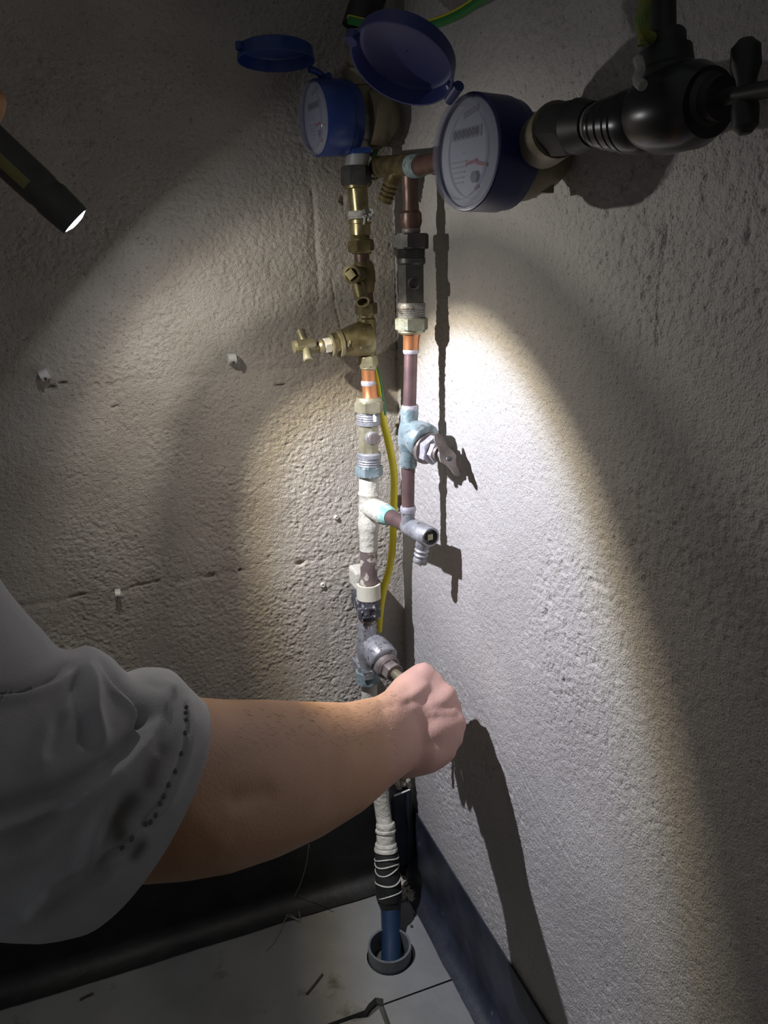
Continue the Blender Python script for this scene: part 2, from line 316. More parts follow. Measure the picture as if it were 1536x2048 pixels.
def sheet(name, axis, m, u0, u1, ztop, lip, thick=.0016, seed=0):
    n = 170; prof = []
    for k in range(13):
        t = k/12
        if t < .6: prof.append((.0035, ztop*(1-t/.6)+.020*(t/.6)))
        else:
            q = (t-.6)/.4*math.pi/2; prof.append((.0035+lip*(1-math.cos(q)), .020-(.0175)*math.sin(q)))
    outer = []
    for i in range(n+1):
        u = u0+(u1-u0)*i/n; col = []
        wv = .0022*float(vn(u, 0, .045, 31+seed))+.0012*float(vn(u, 0, .017, 32+seed)); zt = 1+.03*(float(vn(u, 0, .07, 33+seed))-.5)
        for d, z in prof: col.append((u, d+wv*min(1, (ztop-z)/.02+.2), z*zt))
        outer.append(col)
    V = []; F = []; K = len(prof)
    for layer in (0, 1):
        for col in outer:
            for k, (u, d, z) in enumerate(col):
                dd = d-(thick if layer else 0)
                zz = z-(thick*.6 if layer and k > 8 else 0); V.append((u, -dd, zz) if axis == 'x' else (-dd, u, zz))
    o2 = (n+1)*K
    for i in range(n):
        for k in range(K-1):
            a, b, c, d = i*K+k, (i+1)*K+k, (i+1)*K+k+1, i*K+k+1
            F.append((a, b, c, d)); F.append((a+o2, d+o2, c+o2, b+o2))
        F.append((i*K, i*K+o2, (i+1)*K+o2, (i+1)*K)); e = K-1; F.append((i*K+e, (i+1)*K+e, (i+1)*K+e+o2, i*K+e+o2))
    o = link(name, V, F, m); bm = bmesh.new(); bm.from_mesh(o.data); bmesh.ops.recalc_face_normals(bm, faces=bm.faces); bm.to_mesh(o.data); bm.free(); auto(o, 50); return struct(o)
sheet('baseboard_left', 'x', M_DPCL, -2.3, -.004, .122, .030, seed=0)
sheet('baseboard_right', 'y', M_DPC, -2.3, -.006, .112, .022, seed=7)

# ------------------------------------------------------------------ LEFT RISER
OL = .042
def l(px, py, off=OL): return PL(px, py, off)
def lr(p, hw): return hw*mpp(p)
def two(px0, y0, px1, y1, off=OL): return l(px0, y0, off), l(px1, y1, off)

# brass union and adaptor under the left meter
a, b = two(712, 333, 713, 372); T_ = thing('brass_union', 'dark hexagonal union and polished brass tailpiece with grey jointing tape under the smaller meter', 'pipe fitting', b)
hexnut('union_nut', a, b, lr(a, 31), M_GUNM, T_, .2)
a2, b2 = two(714, 369, 719, 425); lathe('tailpiece', a2, b2, [(0, lr(a2, 27)), (.12, lr(a2, 27)), (.15, lr(a2, 20)), (1, lr(a2, 19))], M_BRASS, T_)
a3, b3 = two(719, 422, 720, 446)
rng = random.Random(3)
gt = G(); prof = [(t*np.linalg.norm(b3-a3), lr(a3, 23+rng.uniform(-2, 2.5))) for t in np.linspace(0, .65, 7)]; gt.lathe(a3, b3-a3, prof, 20)
for k in range(7):
    c = l(728+rng.uniform(-6, 16), 428+rng.uniform(-4, 14), OL+.0125+rng.uniform(-.001, .004)); q = [c+np.array([rng.uniform(-1, 1), rng.uniform(-.4, .4), rng.uniform(-1, 1)])*.0035 for _ in range(4)]; gt.tube(spline(q, 3), .0012, 6)
gt.done('tape_wrap', M_TAPE, T_)
lathe('adaptor', a3, l(721, 482), [(0.25, lr(a3, 19)), (.30, lr(a3, 23)), (.42, lr(a3, 23)), (.44, lr(a3, 21)), (.80, lr(a3, 21)), (.82, lr(a3, 18.5)), (.86, lr(a3, 20)), (.90, lr(a3, 18.5)), (.94, lr(a3, 20)), (1, lr(a3, 19))], M_BRASS, T_)
a4, b4 = two(721, 480, 723, 503); hexnut('lock_nut', a4, b4, lr(a4, 27), M_BRASSD, T_, .1)
lathe('olive_ring', b4, l(723, 509), [(0, lr(a4, 22)), (.6, lr(a4, 21)), (1, lr(a4, 17))], M_BRASS, T_)
tag(lathe('copper_pipe', l(723, 506), l(733, 612), [(0, lr(a4, 15.5)), (1, lr(a4, 15.5))], M_COPB), 'short brown copper pipe behind the square-headed drain cock on the left riser', 'pipe')
def solder(px, py, hw, off=OL, parent=None, dy=5, m=None):
    p0, p1 = PL(px, py-dy, off), PL(px+.3, py+dy, off); return lathe('solder_ring', p0, p1, [(0, hw*mpp(p0)*.93), (.3, hw*mpp(p0)), (.7, hw*mpp(p0)), (1, hw*mpp(p0)*.93)], m or M_SOLD, parent)
# upper left drain cock
c = l(728, 548); T_ = thing('drain_cock', 'old brass drain cock with square-headed plug and ribbed tail above the cross-head tap', 'drain cock', c)
lathe('body', l(726, 523), l(731, 585), [(0, lr(c, 17)), (.15, lr(c, 21)), (.35, lr(c, 23)), (.65, lr(c, 22)), (.9, lr(c, 18)), (1, lr(c, 17))], M_BRASSD, T_)
fa = l(724, 548); fb = l(702, 549, OL+.030)
o = lathe('plug', fa, fb, [(0, lr(c, 15)), (.7, lr(c, 15)), (.72, lr(c, 17.5)), (.97, lr(c, 17.5)), (.98, lr(c, 12)), (.80, lr(c, 11.5))], M_BRASSD, T_)
gq = G(); x_, y_, d_ = frame(fb-fa); gq.box(fb-d_*.001, (x_*.8+y_*.6, y_*.8-x_*.6, d_), (.0085, .0085, .007)); gq.done('square_head', M_BRASS, T_, False)
ha, hb = l(716, 565, OL+.006), l(725, 604, OL+.026)
pr = [(0, .0055)]
for k in range(5): pr += [(.18+k*.15, .0070), (.30+k*.15, .0058)]
pr += [(.95, .0068), (1, .0074), (1, .0052), (.75, .0050)]
lathe('hose_tail', ha, hb, pr, M_BRASS, T_)
# brass stop tap with cross head
c = l(732, 680); T_ = thing('stop_tap', 'brass stop tap with cross-shaped turn handle sticking out to the left', 'tap', c)
hexnut('compression_nut', l(732, 606), l(733, 629), lr(c, 22), M_BRASS, T_, .25)
lathe('body', l(733, 627), l(735, 722), [(0, lr(c, 15)), (.08, lr(c, 15)), (.12, lr(c, 18)), (.8, lr(c, 18)), (.9, lr(c, 15)), (1, lr(c, 15))], M_BRASS, T_)
bx0 = l(738, 676, OL); bx1 = l(676, 687, OL+.003); bl = np.linalg.norm(bx1-bx0)
lathe('bonnet_seat', bx0, bx1, [(0, lr(c, 34)), (.2, lr(c, 36)), (.55, lr(c, 31)), (1, lr(c, 22))], M_BRASS, T_)
def along(t): return bx0+(bx1-bx0)*t
lathe('flange', along(.92), along(1.02), [(0, lr(c, 27)), (1, lr(c, 27))], M_BRASSP, T_)
hexnut('bonnet_nut', along(1.02), along(1.20), lr(c, 22), M_BRASS, T_, .5)
lathe('bonnet_ring', along(1.2), along(1.25), [(0, lr(c, 22)), (1, lr(c, 22))], M_BRASSP, T_)
hexnut('gland_nut', along(1.25), along(1.46), lr(c, 16), M_WHITE, T_, .2)
lathe('gland_ring', along(1.45), along(1.62), [(0, lr(c, 13)), (.3, lr(c, 14.5)), (.6, lr(c, 14)), (1, lr(c, 10))], M_BRASSP, T_)
lathe('spindle', along(1.6), along(2.05), [(0, lr(c, 10)), (1, lr(c, 9))], M_BRASS, T_)
hc = l(611, 690, OL+.006); dd = (bx1-bx0)/bl
gh = G(); gh.lathe(hc-dd*.010, dd, [(0, .0055), (.002, .0062), (.019, .0062), (.020, .0068), (.023, .0060)], 16); gh.done('cross_handle_hub', M_BRASSP, T_)
v1 = l(600, 662, OL-.006)-hc; v2 = l(617, 722, OL+.018)-hc
for v in (v1, v2):
    gh = G(); Lv = np.linalg.norm(v); gh.lathe(hc, v, [(0, .0035), (.006, .0042), (Lv*.6, .0046), (Lv*.94, .0052), (Lv, .0042)], 14); gh.done('handle_arm', M_BRASSP, T_)
rbl = G()                                                                       # raised marks cast on the body
for (px, py) in ((697, 690), (700, 684), (718, 680), (722, 694), (739, 680), (740, 690), (740, 700), (722, 632), (720, 639)):
    rbl.box(l(px, py, OL+lr(c, 31 if px < 730 else 18)), (np.array([1, 0, 0]), np.array([0, 1, 0]), np.array([.2, 0, 1])), (.0014, .002, .0034))
rbl.done('cast_marks', M_BRASSP, T_)
hexnut('lower_nut', l(735, 711), l(737, 732), lr(c, 20), M_BRASSP, T_, .4)
lathe('nut_collar', l(737, 731), l(737, 740), [(0, lr(c, 17)), (.6, lr(c, 17)), (1, lr(c, 14))], M_BRASSP, T_)
p_ = l(738, 770); T_ = thing('copper_pipe', 'short bright orange copper pipe with a solder joint below the brass cross-head tap', 'pipe', p_)
lathe('tube', l(736, 735), l(741, 800), [(0, lr(p_, 14)), (.45, lr(p_, 14)), (.55, lr(p_, 15)), (.85, lr(p_, 15)), (.95, lr(p_, 19)), (1, lr(p_, 19))], M_COP, T_)
solder(737, 766, 15.5, parent=T_, dy=5)
# left in-line check valve
p_ = l(738, 870); T_ = thing('check_valve', 'brass in-line check valve with small side plug and threaded ends on the left riser', 'valve', l(738, 950))
lathe('nut_collar', l(738, 794), l(738, 804), [(0, lr(p_, 24)), (.3, lr(p_, 26)), (1, lr(p_, 26))], M_BRASSP, T_)
hexnut('upper_nut', l(738, 802), l(738, 824), lr(p_, 30), M_BRASSP, T_, .05)
thread('upper_thread', l(737, 824), l(737, 842), lr(p_, 24.5), 4, M_GREY, T_)
lathe('upper_shoulder', l(737, 841), l(737, 851), [(0, lr(p_, 24)), (.8, lr(p_, 24)), (1, lr(p_, 21))], M_GREY, T_)
lathe('body', l(737, 849), l(737, 907), [(0, lr(p_, 21)), (1, lr(p_, 21))], M_BRASSP, T_, n=8, deg=20)
lathe('lower_shoulder', l(738, 904), l(738, 914), [(0, lr(p_, 22)), (.3, lr(p_, 25)), (1, lr(p_, 25))], M_GREY, T_)
thread('lower_thread', l(738, 913), l(738, 932), lr(p_, 24.5), 4, M_GREY, T_)
hexnut('lower_nut', l(738, 931), l(738, 951), lr(p_, 29), M_PAT, T_, .1)
sa, sb = l(742, 875, OL+.008), l(751, 878, OL+.024)
lathe('plug_boss', sa, sb, [(0, .0072), (.6, .0072), (.65, .0062)], M_GREY, T_)
hexnut('side_plug', sa+(sb-sa)*.6, sb, .0068, M_GREYD, T_, .3)
gd = G(); gd.tube(spline([l(746, 826, OL+.0125), l(750, 835, OL+.0135), l(751, 843, OL+.0135)], 4), [.0012]*4+[.0022]*5, 8); gd.done('lime_drip', M_WHITE, T_)
# painted pipe and tee
p_ = l(737, 1010); T_ = thing('painted_tee', 'cream painted copper pipe and tee with thick chipped paint on the left riser', 'pipe fitting', l(737, 1150))
lathe('upper_pipe', l(738, 950), l(737, 1150), [(0, lr(p_, 17)), (.05, lr(p_, 20)), (.16, lr(p_, 20)), (.18, lr(p_, 22)), (.20, lr(p_, 20)), (.46, lr(p_, 21)), (.48, lr(p_, 22.5)), (.53, lr(p_, 20.5)), (.58, lr(p_, 19)), (.74, lr(p_, 18.5))], M_WPAINT, T_, n=28)
tb = l(737, 1012); te = PZ(862, 1075, tb[2]); tdir = (te-tb)/np.linalg.norm(te-tb); tl = np.linalg.norm(te-tb)
lathe('tee_branch', tb, tb+tdir*.038, [(0, .0115), (.5, .0118), (.82, .0120), (.9, .0125), (1, .0112)], M_WPAINT, T_)
lathe('verdigris_collar', tb+tdir*.033, tb+tdir*.050, [(0, .0110), (.4, .0112), (.8, .0104), (1, .0088)], mat('verdigris', (.18, .42, .35), (.45, .60, .52), rough=.8, scale=160, bump=.001, bscale=400), T_)
lathe('flaking_pipe', l(737, 1090), l(738, 1165), [(0, lr(p_, 17.5)), (1, lr(p_, 17.5))], M_FLAKE, T_, n=28)
# branch with drain cock towards the viewer
T_ = thing('branch_drain_cock', 'grey copper branch with an open-ended drain cock pointing towards the viewer', 'drain cock', tb+tdir*.07)
lathe('branch_pipe', tb+tdir*.046, tb+tdir*(tl-.040), [(0, .0080), (1, .0080)], M_COPD, T_)
sdl = tl-.046
lathe('body', tb+tdir*sdl, te, [(0, .0086), (.12, .0100), (.5, .0100), (.52, .0107), (.62, .0104), (.97, .0104), (1, .0098), (1, .0080), (.82, .0078)], M_GREY, T_)
gq = G(); x_, y_, d_ = frame(tdir); gq.box(te-tdir*.005, (x_, y_, d_), (.0060, .0060, .008)); gq.done('square_spindle', M_BRASSP, T_, False)
hb = PZ(852, 1118, tb[2]-.021); ha = tb+tdir*(tl-.012)
pr = [(0, .0066)]
for k in range(3): pr += [(.42+k*.16, .0076), (.52+k*.16, .0064)]
pr += [(.92, .0075), (1, .0072), (1, .005), (.8, .005)]
lathe('hose_tail', ha, ha+np.array([-.004, .004, -.030]), pr, M_GREY, T_)
# cream clip and black clip
p_ = l(735, 1170)
T_ = thing('pipe_clip', 'cream plastic pipe clip over the flaking left riser just below the tee', 'clip', p_)
g1 = G(); r0 = lr(p_, 19)
def arc_band(g_, c, r, th, z0, z1, a0, a1, n=18):
    rs = []
    for i in range(n+1):
        an = a0+(a1-a0)*i/n; e = np.array([math.cos(an), math.sin(an), 0])
        rs.append([c+e*r+np.array([0, 0, z0]), c+e*(r+th)+np.array([0, 0, z0]), c+e*(r+th)+np.array([0, 0, z1]), c+e*r+np.array([0, 0, z1])])
    g_.rings(rs)
arc_band(g1, l(737, 1176), r0, .0032, -.012, .006, math.radians(-205), math.radians(-12)); g1.done('clip_strap', M_CLIP, T_)
g1 = G(); g1.box(np.array([l(737, 1168)[0]-.001, -.018, l(737, 1168)[2]]), np.eye(3), (.022, .030, .024)); o = g1.done('clip_base', M_WPAINT, T_, False)
md = o.modifiers.new('bevel', 'BEVEL'); md.width = .003; md.segments = 2
T_ = thing('pipe_clip', 'black pipe clip with a square buckle crusted in lime above the grey stopcock', 'clip', l(737, 1225))
g1 = G(); arc_band(g1, l(738, 1212), r0*.98, .0026, -.014, .010, math.radians(-215), math.radians(20)); g1.done('clip_strap', M_DIRTYBLK, T_)
g1 = G(); cb = l(733, 1226, OL+.0125)
for dx, dz, sx_, sz_ in ((0, .0052, .020, .003), (0, -.0052, .020, .003), (-.0088, 0, .003, .012), (.0088, 0, .003, .012), (0, 0, .007, .0075)):
    g1.box(cb+np.array([dx, 0, dz]), (np.array([1, -.12, 0]), np.array([0, 1, 0]), np.array([0, 0, 1])), (sx_, .004, sz_))
o = g1.done('buckle', M_DIRTYBLK, T_, False)
md = o.modifiers.new('bevel', 'BEVEL'); md.width = .0007; md.segments = 2
g1 = G(); g1.box(np.array([l(737, 1220)[0]+.002, -.016, l(737, 1220)[2]]), np.eye(3), (.018, .030, .018)); g1.done('clip_base', M_DIRTYBLK, T_, False)
tag(lathe('copper_pipe', l(737, 1160), l(735, 1262), [(0, lr(p_, 17)), (1, lr(p_, 17))], M_FLAKE), 'dark flaking copper pipe running through the two clips above the grey stopcock', 'pipe')
# grey stopcock held by the hand
c = l(742, 1305); T_ = thing('stopcock', 'dull grey metal stopcock gripped by the hand, bonnet pointing towards the viewer', 'valve', c)
ax0 = l(740, 1300); ax1 = PZ(793, 1350, ax0[2]-.006); bd = (ax1-ax0)/np.linalg.norm(ax1-ax0)
gb = G(); gb.lathe(l(735, 1243), l(739, 1352)-l(735, 1243), [(0, .0108), (.008, .0118), (.016, .0120), (.026, .0135), (.035, .0150), (.046, .0135), (.054, .0115), (.062, .0105), (.0675, .010)], 28)
gb.lathe(ax0+np.array([0, 0, .012]), bd*1.0+np.array([0, 0, -.22]), [(0, .0125), (.012, .0165), (.024, .0180), (.034, .0178), (.036, .0160)], 28)
gb.done('body', M_GREY, T_, deg=60)
lathe('bonnet', ax0+bd*.030, ax0+bd*.045, [(0, .0150), (.8, .0148), (1, .012)], M_GREYD, T_)
hexnut('gland_nut', ax0+bd*.043, ax0+bd*.056, .0115, M_GREYD, T_, .3)
lathe('spindle', ax0+bd*.054, ax0+bd*.106, [(0, .0060), (.3, .0060), (.32, .0045), (1, .0045)], M_BRASSP, T_)
SP = ax0+bd*.106
gl = G(); hv = np.array([.35, 0.0, .93]); hv /= np.linalg.norm(hv)
gl.rings([[SP+hv*t+np.cross(bd, hv)*w_*s1+bd*s2*.0022 for s1, s2 in ((-1, -1), (1, -1), (1, 1), (-1, 1))] for t, w_ in ((-.030, .004), (-.024, .0065), (-.010, .005), (0, .009), (.010, .005), (.024, .0065), (.030, .004))])
o = gl.done('wing_handle', M_BRASSD, T_); md = o.modifiers.new('bevel', 'BEVEL'); md.width = .001; md.segments = 2
T_ = thing('pipe_clip', 'pale grey pipe clip at the foot of the grey stopcock by the thumb', 'clip', l(731, 1352))
g1 = G(); arc_band(g1, l(735, 1352), .0112, .0030, -.007, .008, math.radians(-215), math.radians(10)); g1.done('clip_strap', M_PAT, T_)
g1 = G(); g1.box(l(737, 1351, OL+.0140), np.eye(3), (.012, .003, .011)); o = g1.done('buckle', M_GREY, T_, False)
md = o.modifiers.new('bevel', 'BEVEL'); md.width = .0007
g1 = G(); g1.box(np.array([l(731, 1352)[0]+.004, -.016, l(731, 1352)[2]]), np.eye(3), (.016, .030, .012)); g1.done('clip_base', M_GREY, T_, False)
# lower painted pipe, coupling, blue pipe and sleeve
BASE = np.array([RC[0]+.001, RC[1]-.001, -.012])
low = [l(738, 1345), l(739, 1400), l(745, 1480), l(757, 1560, .045), l(765, 1620, .052), l(770, 1655, .060)]
gp = G(); gp.tube(spline(low, 6), .0098, 24); pp = gp.done('painted_pipe', M_WPAINT); tag(pp, 'cream painted pipe passing behind the forearm down to the black coupling', 'pipe')
def ax(px, py, off): return PL(px, py, off)
q0, q1, q2, q3 = ax(771, 1645, .058), ax(772, 1703, .070), ax(779, 1800, .088), ax(783, 1825, .095)
T_ = thing('compression_coupling', 'ribbed black compression coupling crusted with cream paint above the blue pipe', 'pipe fitting', q3)
for i, (t0, t1, r_, mm) in enumerate(((0, .22, .0122, M_WPAINT), (.22, .34, .0132, M_WPAINT), (.34, .72, .0118, M_WPAINT), (.70, .84, .0140, M_WPAINT), (.84, 1.0, .0150, M_WPAINT))):
    lathe('painted_collar', q0+(q1-q0)*t0, q0+(q1-q0)*t1, [(0, r_*.94), (.25, r_), (.8, r_), (1, r_*.92)], mm, T_, n=20)
v = q2-q1; lathe('body', q1, q2, [(0, .0135), (.05, .0148), (.45, .0150), (.5, .0160), (.9, .0168), (.97, .0160), (1, .013)], M_BLACKM, T_, n=28)
for t_, ti in ((.10, .05), (.24, -.12), (.36, .15), (.58, .2), (.82, .28)):
    cc = q1+v*t_; x_, y_, d_ = frame(v+np.array([ti, 0, 0])*.05); g1 = G()
    pts = [cc+(x_*math.cos(an)+y_*math.sin(an))*(.0153+(.0012 if t_ > .5 else 0))+d_*.002*math.sin(an*2+t_*9) for an in np.linspace(math.radians(150), math.radians(395), 22)]
    g1.tube(pts, [.0003+.0007*math.sin(math.pi*min(1, k/21))**.5 for k in range(22)], 6); g1.done('rib', M_WPAINT, T_)
lathe('lower_cone', q2, q3, [(0, .0155), (.5, .0135), (1, .0118)], M_BLACKM, T_)
gp = G(); gp.tube(spline([q2+(q3-q2)*.5, q3+(BASE-q3)*.4, q3+(BASE-q3)*.8, BASE], 4), .0125, 24)
tag(gp.done('blue_pipe', M_MDPE), 'blue plastic water pipe rising out of the grey floor sleeve', 'pipe')
gs = G(); Hs = .017
ro, ri = .0265, .0238
gs.lathe((RC[0], RC[1], -.012), (0, 0, 1), [(0, ri), (0, ro), (Hs+.012, ro), (Hs+.012, ri), (0, ri)], 40, cap=False)
tag(gs.done('floor_sleeve', M_GREYPL), 'round grey plastic sleeve in the floor around the blue pipe', 'sleeve')
# black duct in the corner
zt = PL(800, 1583, .032)
T_ = thing('corner_duct', 'dark square plastic duct standing in the corner behind the lower painted pipe', 'duct', (-.022, -.024, .03))
g1 = G(); xc0, xc1 = PL(787, 1583, .034)[0], PL(824, 1583, .034)[0]; zz = PL(805, 1583, .034)[2]
g1.box(((xc0+xc1)/2, -.024, (zz+.03)/2+.003), np.eye(3), (xc1-xc0, .022, zz-.036)); o = g1.done('duct_body', M_DPC, T_, False)
md = o.modifiers.new('bevel', 'BEVEL'); md.width = .0015; md.segments = 2
g1 = G(); g1.box(((xc0+xc1)/2+.0055, -.0362, (zz+.03)/2+.003), np.eye(3), (.004, .0026, zz-.038)); g1.done('duct_ridge', M_DPC, T_, False)
g1 = G(); g1.tube([(xc0, -.0355, zz-.002), ((xc0+xc1)/2, -.037, zz+.001), (xc1-.004, -.0365, zz+.002)], .0011, 8); g1.done('top_lip', M_WHITE, T_)
g1 = G()
for k in range(26):
    an = rng.uniform(0, 1); c = np.array([xc0+.003+an*(xc1-xc0-.004), -.022+rng.uniform(-.008, .006), zz+.003+rng.uniform(-.002, .016)]); g1.lathe(c-np.array([0, 0, .003]), (rng.uniform(-.3, .3), rng.uniform(-.3, .3), 1), [(0, .002), (.002, .004), (.005, .0035), (.007, .0012)], 7)
tag(g1.done('foam_lump', M_MORTAR), 'crumbly grey filler heaped on top of the black corner duct', 'filler')['kind'] = 'stuff'
g1 = G()
for k in range(40):
    c = np.array([-.030+rng.uniform(-.016, .014), -.030+rng.uniform(-.035, .012), .001]); s_ = rng.uniform(.6, 1.4); g1.lathe(c, (rng.uniform(-.3, .3), rng.uniform(-.3, .3), 1), [(0, .004*s_), (.003*s_, .0055*s_), (.008*s_*max(.3, 1+c[1]*16), .0015)], 7)
tag(g1.done('mortar_rubble', M_MORTAR), 'crumbled beige mortar on the floor at the corner behind the coupling', 'mortar')['kind'] = 'stuff'

# ------------------------------------------------------------------ RIGHT RISER
OR = .130
def r(px, py, off=OR): return PL(px, py, off)
def rr_(hw): return hw*mpp(r(818, 700))
X0 = r(821, 333)[0]
def hy(px, py): return PR(px, py, -X0)                                           # along the run that follows the right wall
# tee/drain at top
tA = hy(752, 334); tB = hy(822, 332); tC = hy(873, 329)
T_ = thing('drain_tee', 'brown brass drain tee with ribbed hose tail topping the right pipe', 'drain cock', tB)
lathe('body', tA, tA+(tB-tA)*1.05, [(0, .0075), (.06, .0098), (.75, .0102), (.8, .0110), (1, .0110)], M_BRASSD, T_)
lathe('collar', tA+(tB-tA)*.98, tA+(tB-tA)*1.25, [(0, .0108), (.5, .0104), (1, .0096)], M_PAT, T_)
lathe('copper_end', tA+(tB-tA)*1.2, np.array([tA[0], -.262, tC[2]-.001]), [(0, .0085), (1, .0085)], M_COPB, T_)
ha = tA+(tB-tA)*.62; hb = PR(770, 403, -X0+.008)
pr = [(0, .0065), (.35, .0065)]
for k in range(4): pr += [(.45+k*.13, .0078), (.55+k*.13, .0064)]
pr += [(1, .0072), (1, .005), (.85, .005)]
lathe('hose_tail', ha, hb, pr, M_BRASSD, T_)
# earth clamp
c = tA+(tB-tA)*-.10
T_ = thing('earth_clamp', 'pale brass earthing clamp ring at the left end of the upper drain tee', 'clamp', c)
g1 = G(); x_, y_, d_ = frame(tB-tA); pts = [c+(x_*math.cos(an)*1.0+y_*math.sin(an)*1.25)*.0098 for an in np.linspace(0, 2*math.pi, 25)]
g1.tube(pts, .0015, 8, False); g1.done('ring', M_BRASSP, T_)
g1 = G(); g1.tube([c+y_*-.011, c+y_*-.013-d_*.006, c+y_*-.012-d_*.012], .002, 8); g1.done('screw', M_BRASSP, T_)
g1 = G(); g1.tube(spline([c+y_*.010, PR(757, 290, -X0-.002), PR(768, 250, -X0-.006), PR(772, 180, -X0-.01)], 6), .0027, 10); tag(g1.done('earth_wire', M_GRN), 'green earth wire running up from the brass earthing clamp', 'wire')
# top copper pipe
T_ = thing('copper_pipe', 'tarnished copper pipe with a swollen joint between the drain tee and the black check valve', 'pipe', r(822, 460))
lathe('tube', r(820, 340), r(823, 470), [(0, rr_(16)), (.25, rr_(16)), (.27, rr_(15)), (.5, rr_(15)), (.62, rr_(16)), (.66, rr_(20)), (.80, rr_(21)), (.90, rr_(17)), (1, rr_(16))], M_COPB, T_)
solder(823, 430, 19, OR, T_, 4, M_PAT); solder(822, 461, 19, OR, T_, 5, M_GREYD)
T_ = thing('check_valve', 'dark tarnished in-line check valve with threaded ends and big hex nuts on the right pipe', 'valve', r(823, 665))
hexnut('upper_nut', r(822, 467), r(822, 498), rr_(36), M_GUNM, T_, .05)
thread('upper_thread', r(822, 498), r(822, 518), rr_(28), 5, M_GUNM, T_)
lathe('upper_shoulder', r(822, 517), r(822, 530), [(0, rr_(28)), (.7, rr_(28)), (1, rr_(25))], M_GUNM, T_)
lathe('body', r(822, 528), r(823, 608), [(0, rr_(26)), (1, rr_(26))], M_GUNM, T_, n=8, deg=20)
p1, p2 = r(827, 566, OR+.0105), r(828, 567, OR+.0155); lathe('side_plug', p1, p2, [(0, rr_(12)), (.9, rr_(12)), (1, rr_(9)), (.6, rr_(8))], M_GUNM, T_)
lathe('lower_shoulder', r(823, 605), r(823, 616), [(0, rr_(26)), (.3, rr_(28)), (1, rr_(28))], M_GREY, T_)
thread('lower_thread', r(823, 614), r(823, 636), rr_(28), 5, M_GREY, T_)
hexnut('lower_nut', r(823, 635), r(823, 660), rr_(34), mat('greenish_nut', (.20, .215, .17), (.30, .31, .25), metal=.4, rough=.45, scale=120, bump=.0003, bscale=300), T_, .08)
M_NUTG = mat('greenish_nut', (.20, .215, .17), (.30, .31, .25), metal=.4, rough=.45, scale=120, bump=.0003, bscale=300)
lathe('nut_collar', r(823, 658), r(823, 668), [(0, rr_(27)), (.6, rr_(27)), (1, rr_(22))], M_BRASSP, T_)
T_ = thing('copper_pipe', 'long tarnished copper pipe with orange flared top above the pale green valve', 'pipe', r(819, 820))
lathe('flared_socket', r(823, 664), r(822, 702), [(0, rr_(20)), (.15, rr_(18)), (.3, rr_(16.5)), (1, rr_(16))], M_COP, T_)
solder(822, 702, 16.5, OR, T_, 5)
lathe('tube', r(822, 698), r(819, 822), [(0, rr_(13.5)), (1, rr_(13.5))], M_COPD, T_)
# patina valve
c0 = r(819, 812); c1 = r(817, 935); T_ = thing('gate_valve', 'pale green weathered valve with a butterfly wing handle on the right pipe', 'valve', c1)
solder(820, 816, 17.5, OR, T_, 6)
vl = np.linalg.norm(c1-c0); v0 = r(819, 882, OR); ve = PZ(893, 912, v0[2]-.006); vd = (ve-v0)/np.linalg.norm(ve-v0)
gb = G(); gb.lathe(c0+(c1-c0)*.03, c1-c0, [(0, rr_(17)), (vl*.04, rr_(18.5)), (vl*.22, rr_(18)), (vl*.35, rr_(22)), (vl*.55, rr_(24)), (vl*.68, rr_(19)), (vl*.72, rr_(17)), (vl*.93, rr_(18)), (vl*.97, rr_(15.5))], 28)
gb.lathe(v0+np.array([0, 0, .010]), vd+np.array([0, 0, -.16]), [(0, .0115), (.008, .0150), (.018, .0172), (.025, .0172), (.027, .0158)], 28)
gb.done('body', M_PAT, T_, deg=60)
lathe('bonnet', v0+vd*.0245, v0+vd*.030, [(0, .0160), (.8, .0158), (1, .014)], M_GREYD, T_)
hexnut('bonnet_nut', v0+vd*.0295, v0+vd*.0375, .0145, M_SOLD, T_, .5)
hexnut('gland_nut', v0+vd*.037, v0+vd*.0435, .0105, M_SOLD, T_, .1)
lathe('gland_ring', v0+vd*.043, v0+vd*.047, [(0, .0085), (1, .0085)], M_GREYD, T_)
lathe('spindle', v0+vd*.0465, v0+vd*.0515, [(0, .0060), (1, .0048)], M_GREY, T_)
SPr = v0+vd*.055
h1 = P(868, 868, np.linalg.norm(SPr-CAM)+.010); h2 = P(911, 950, np.linalg.norm(SPr-CAM)-.004); hv = h2-h1; hl = np.linalg.norm(hv); hv /= hl; hm = SPr+(h1+h2)/2*0; vwd = CAM-hm; vwd /= np.linalg.norm(vwd); vth = vwd*.8+vd*.6; vth -= hv*(vth@hv); vth /= np.linalg.norm(vth); wv = np.cross(hv, vth); wv /= np.linalg.norm(wv)
gl = G(); rs = []
for t, w_ in ((-.5, .0012), (-.47, .0032), (-.40, .0046), (-.30, .0052), (-.20, .0046), (-.10, .0058), (0, .0080), (.08, .0085), (.18, .0056), (.30, .0036), (.42, .0032), (.49, .0024), (.5, .001)):
    rs.append([hm+hv*hl*t+wv*w_*s1+vth*s2*.0016+vth*.006*abs(t) for s1, s2 in ((-1, -1), (1, -1), (1, 1), (-1, 1))])
gl.rings(rs); o = gl.done('wing_handle', mat('dark_handle_metal', (.085, .07, .06), (.15, .125, .11), metal=.5, rough=.42, scale=120), T_); md = o.modifiers.new('bevel', 'BEVEL'); md.width = .0009; md.segments = 2
lathe('handle_screw', hm+hv*.004+vth*.001, hm+hv*.004+vth*.0032, [(0, .0025), (.8, .0025), (1, .0018)], M_GUNM, T_)
T_ = thing('copper_pipe', 'tarnished copper pipe between the pale green valve and the branch tee below it', 'pipe', r(816, 1025))
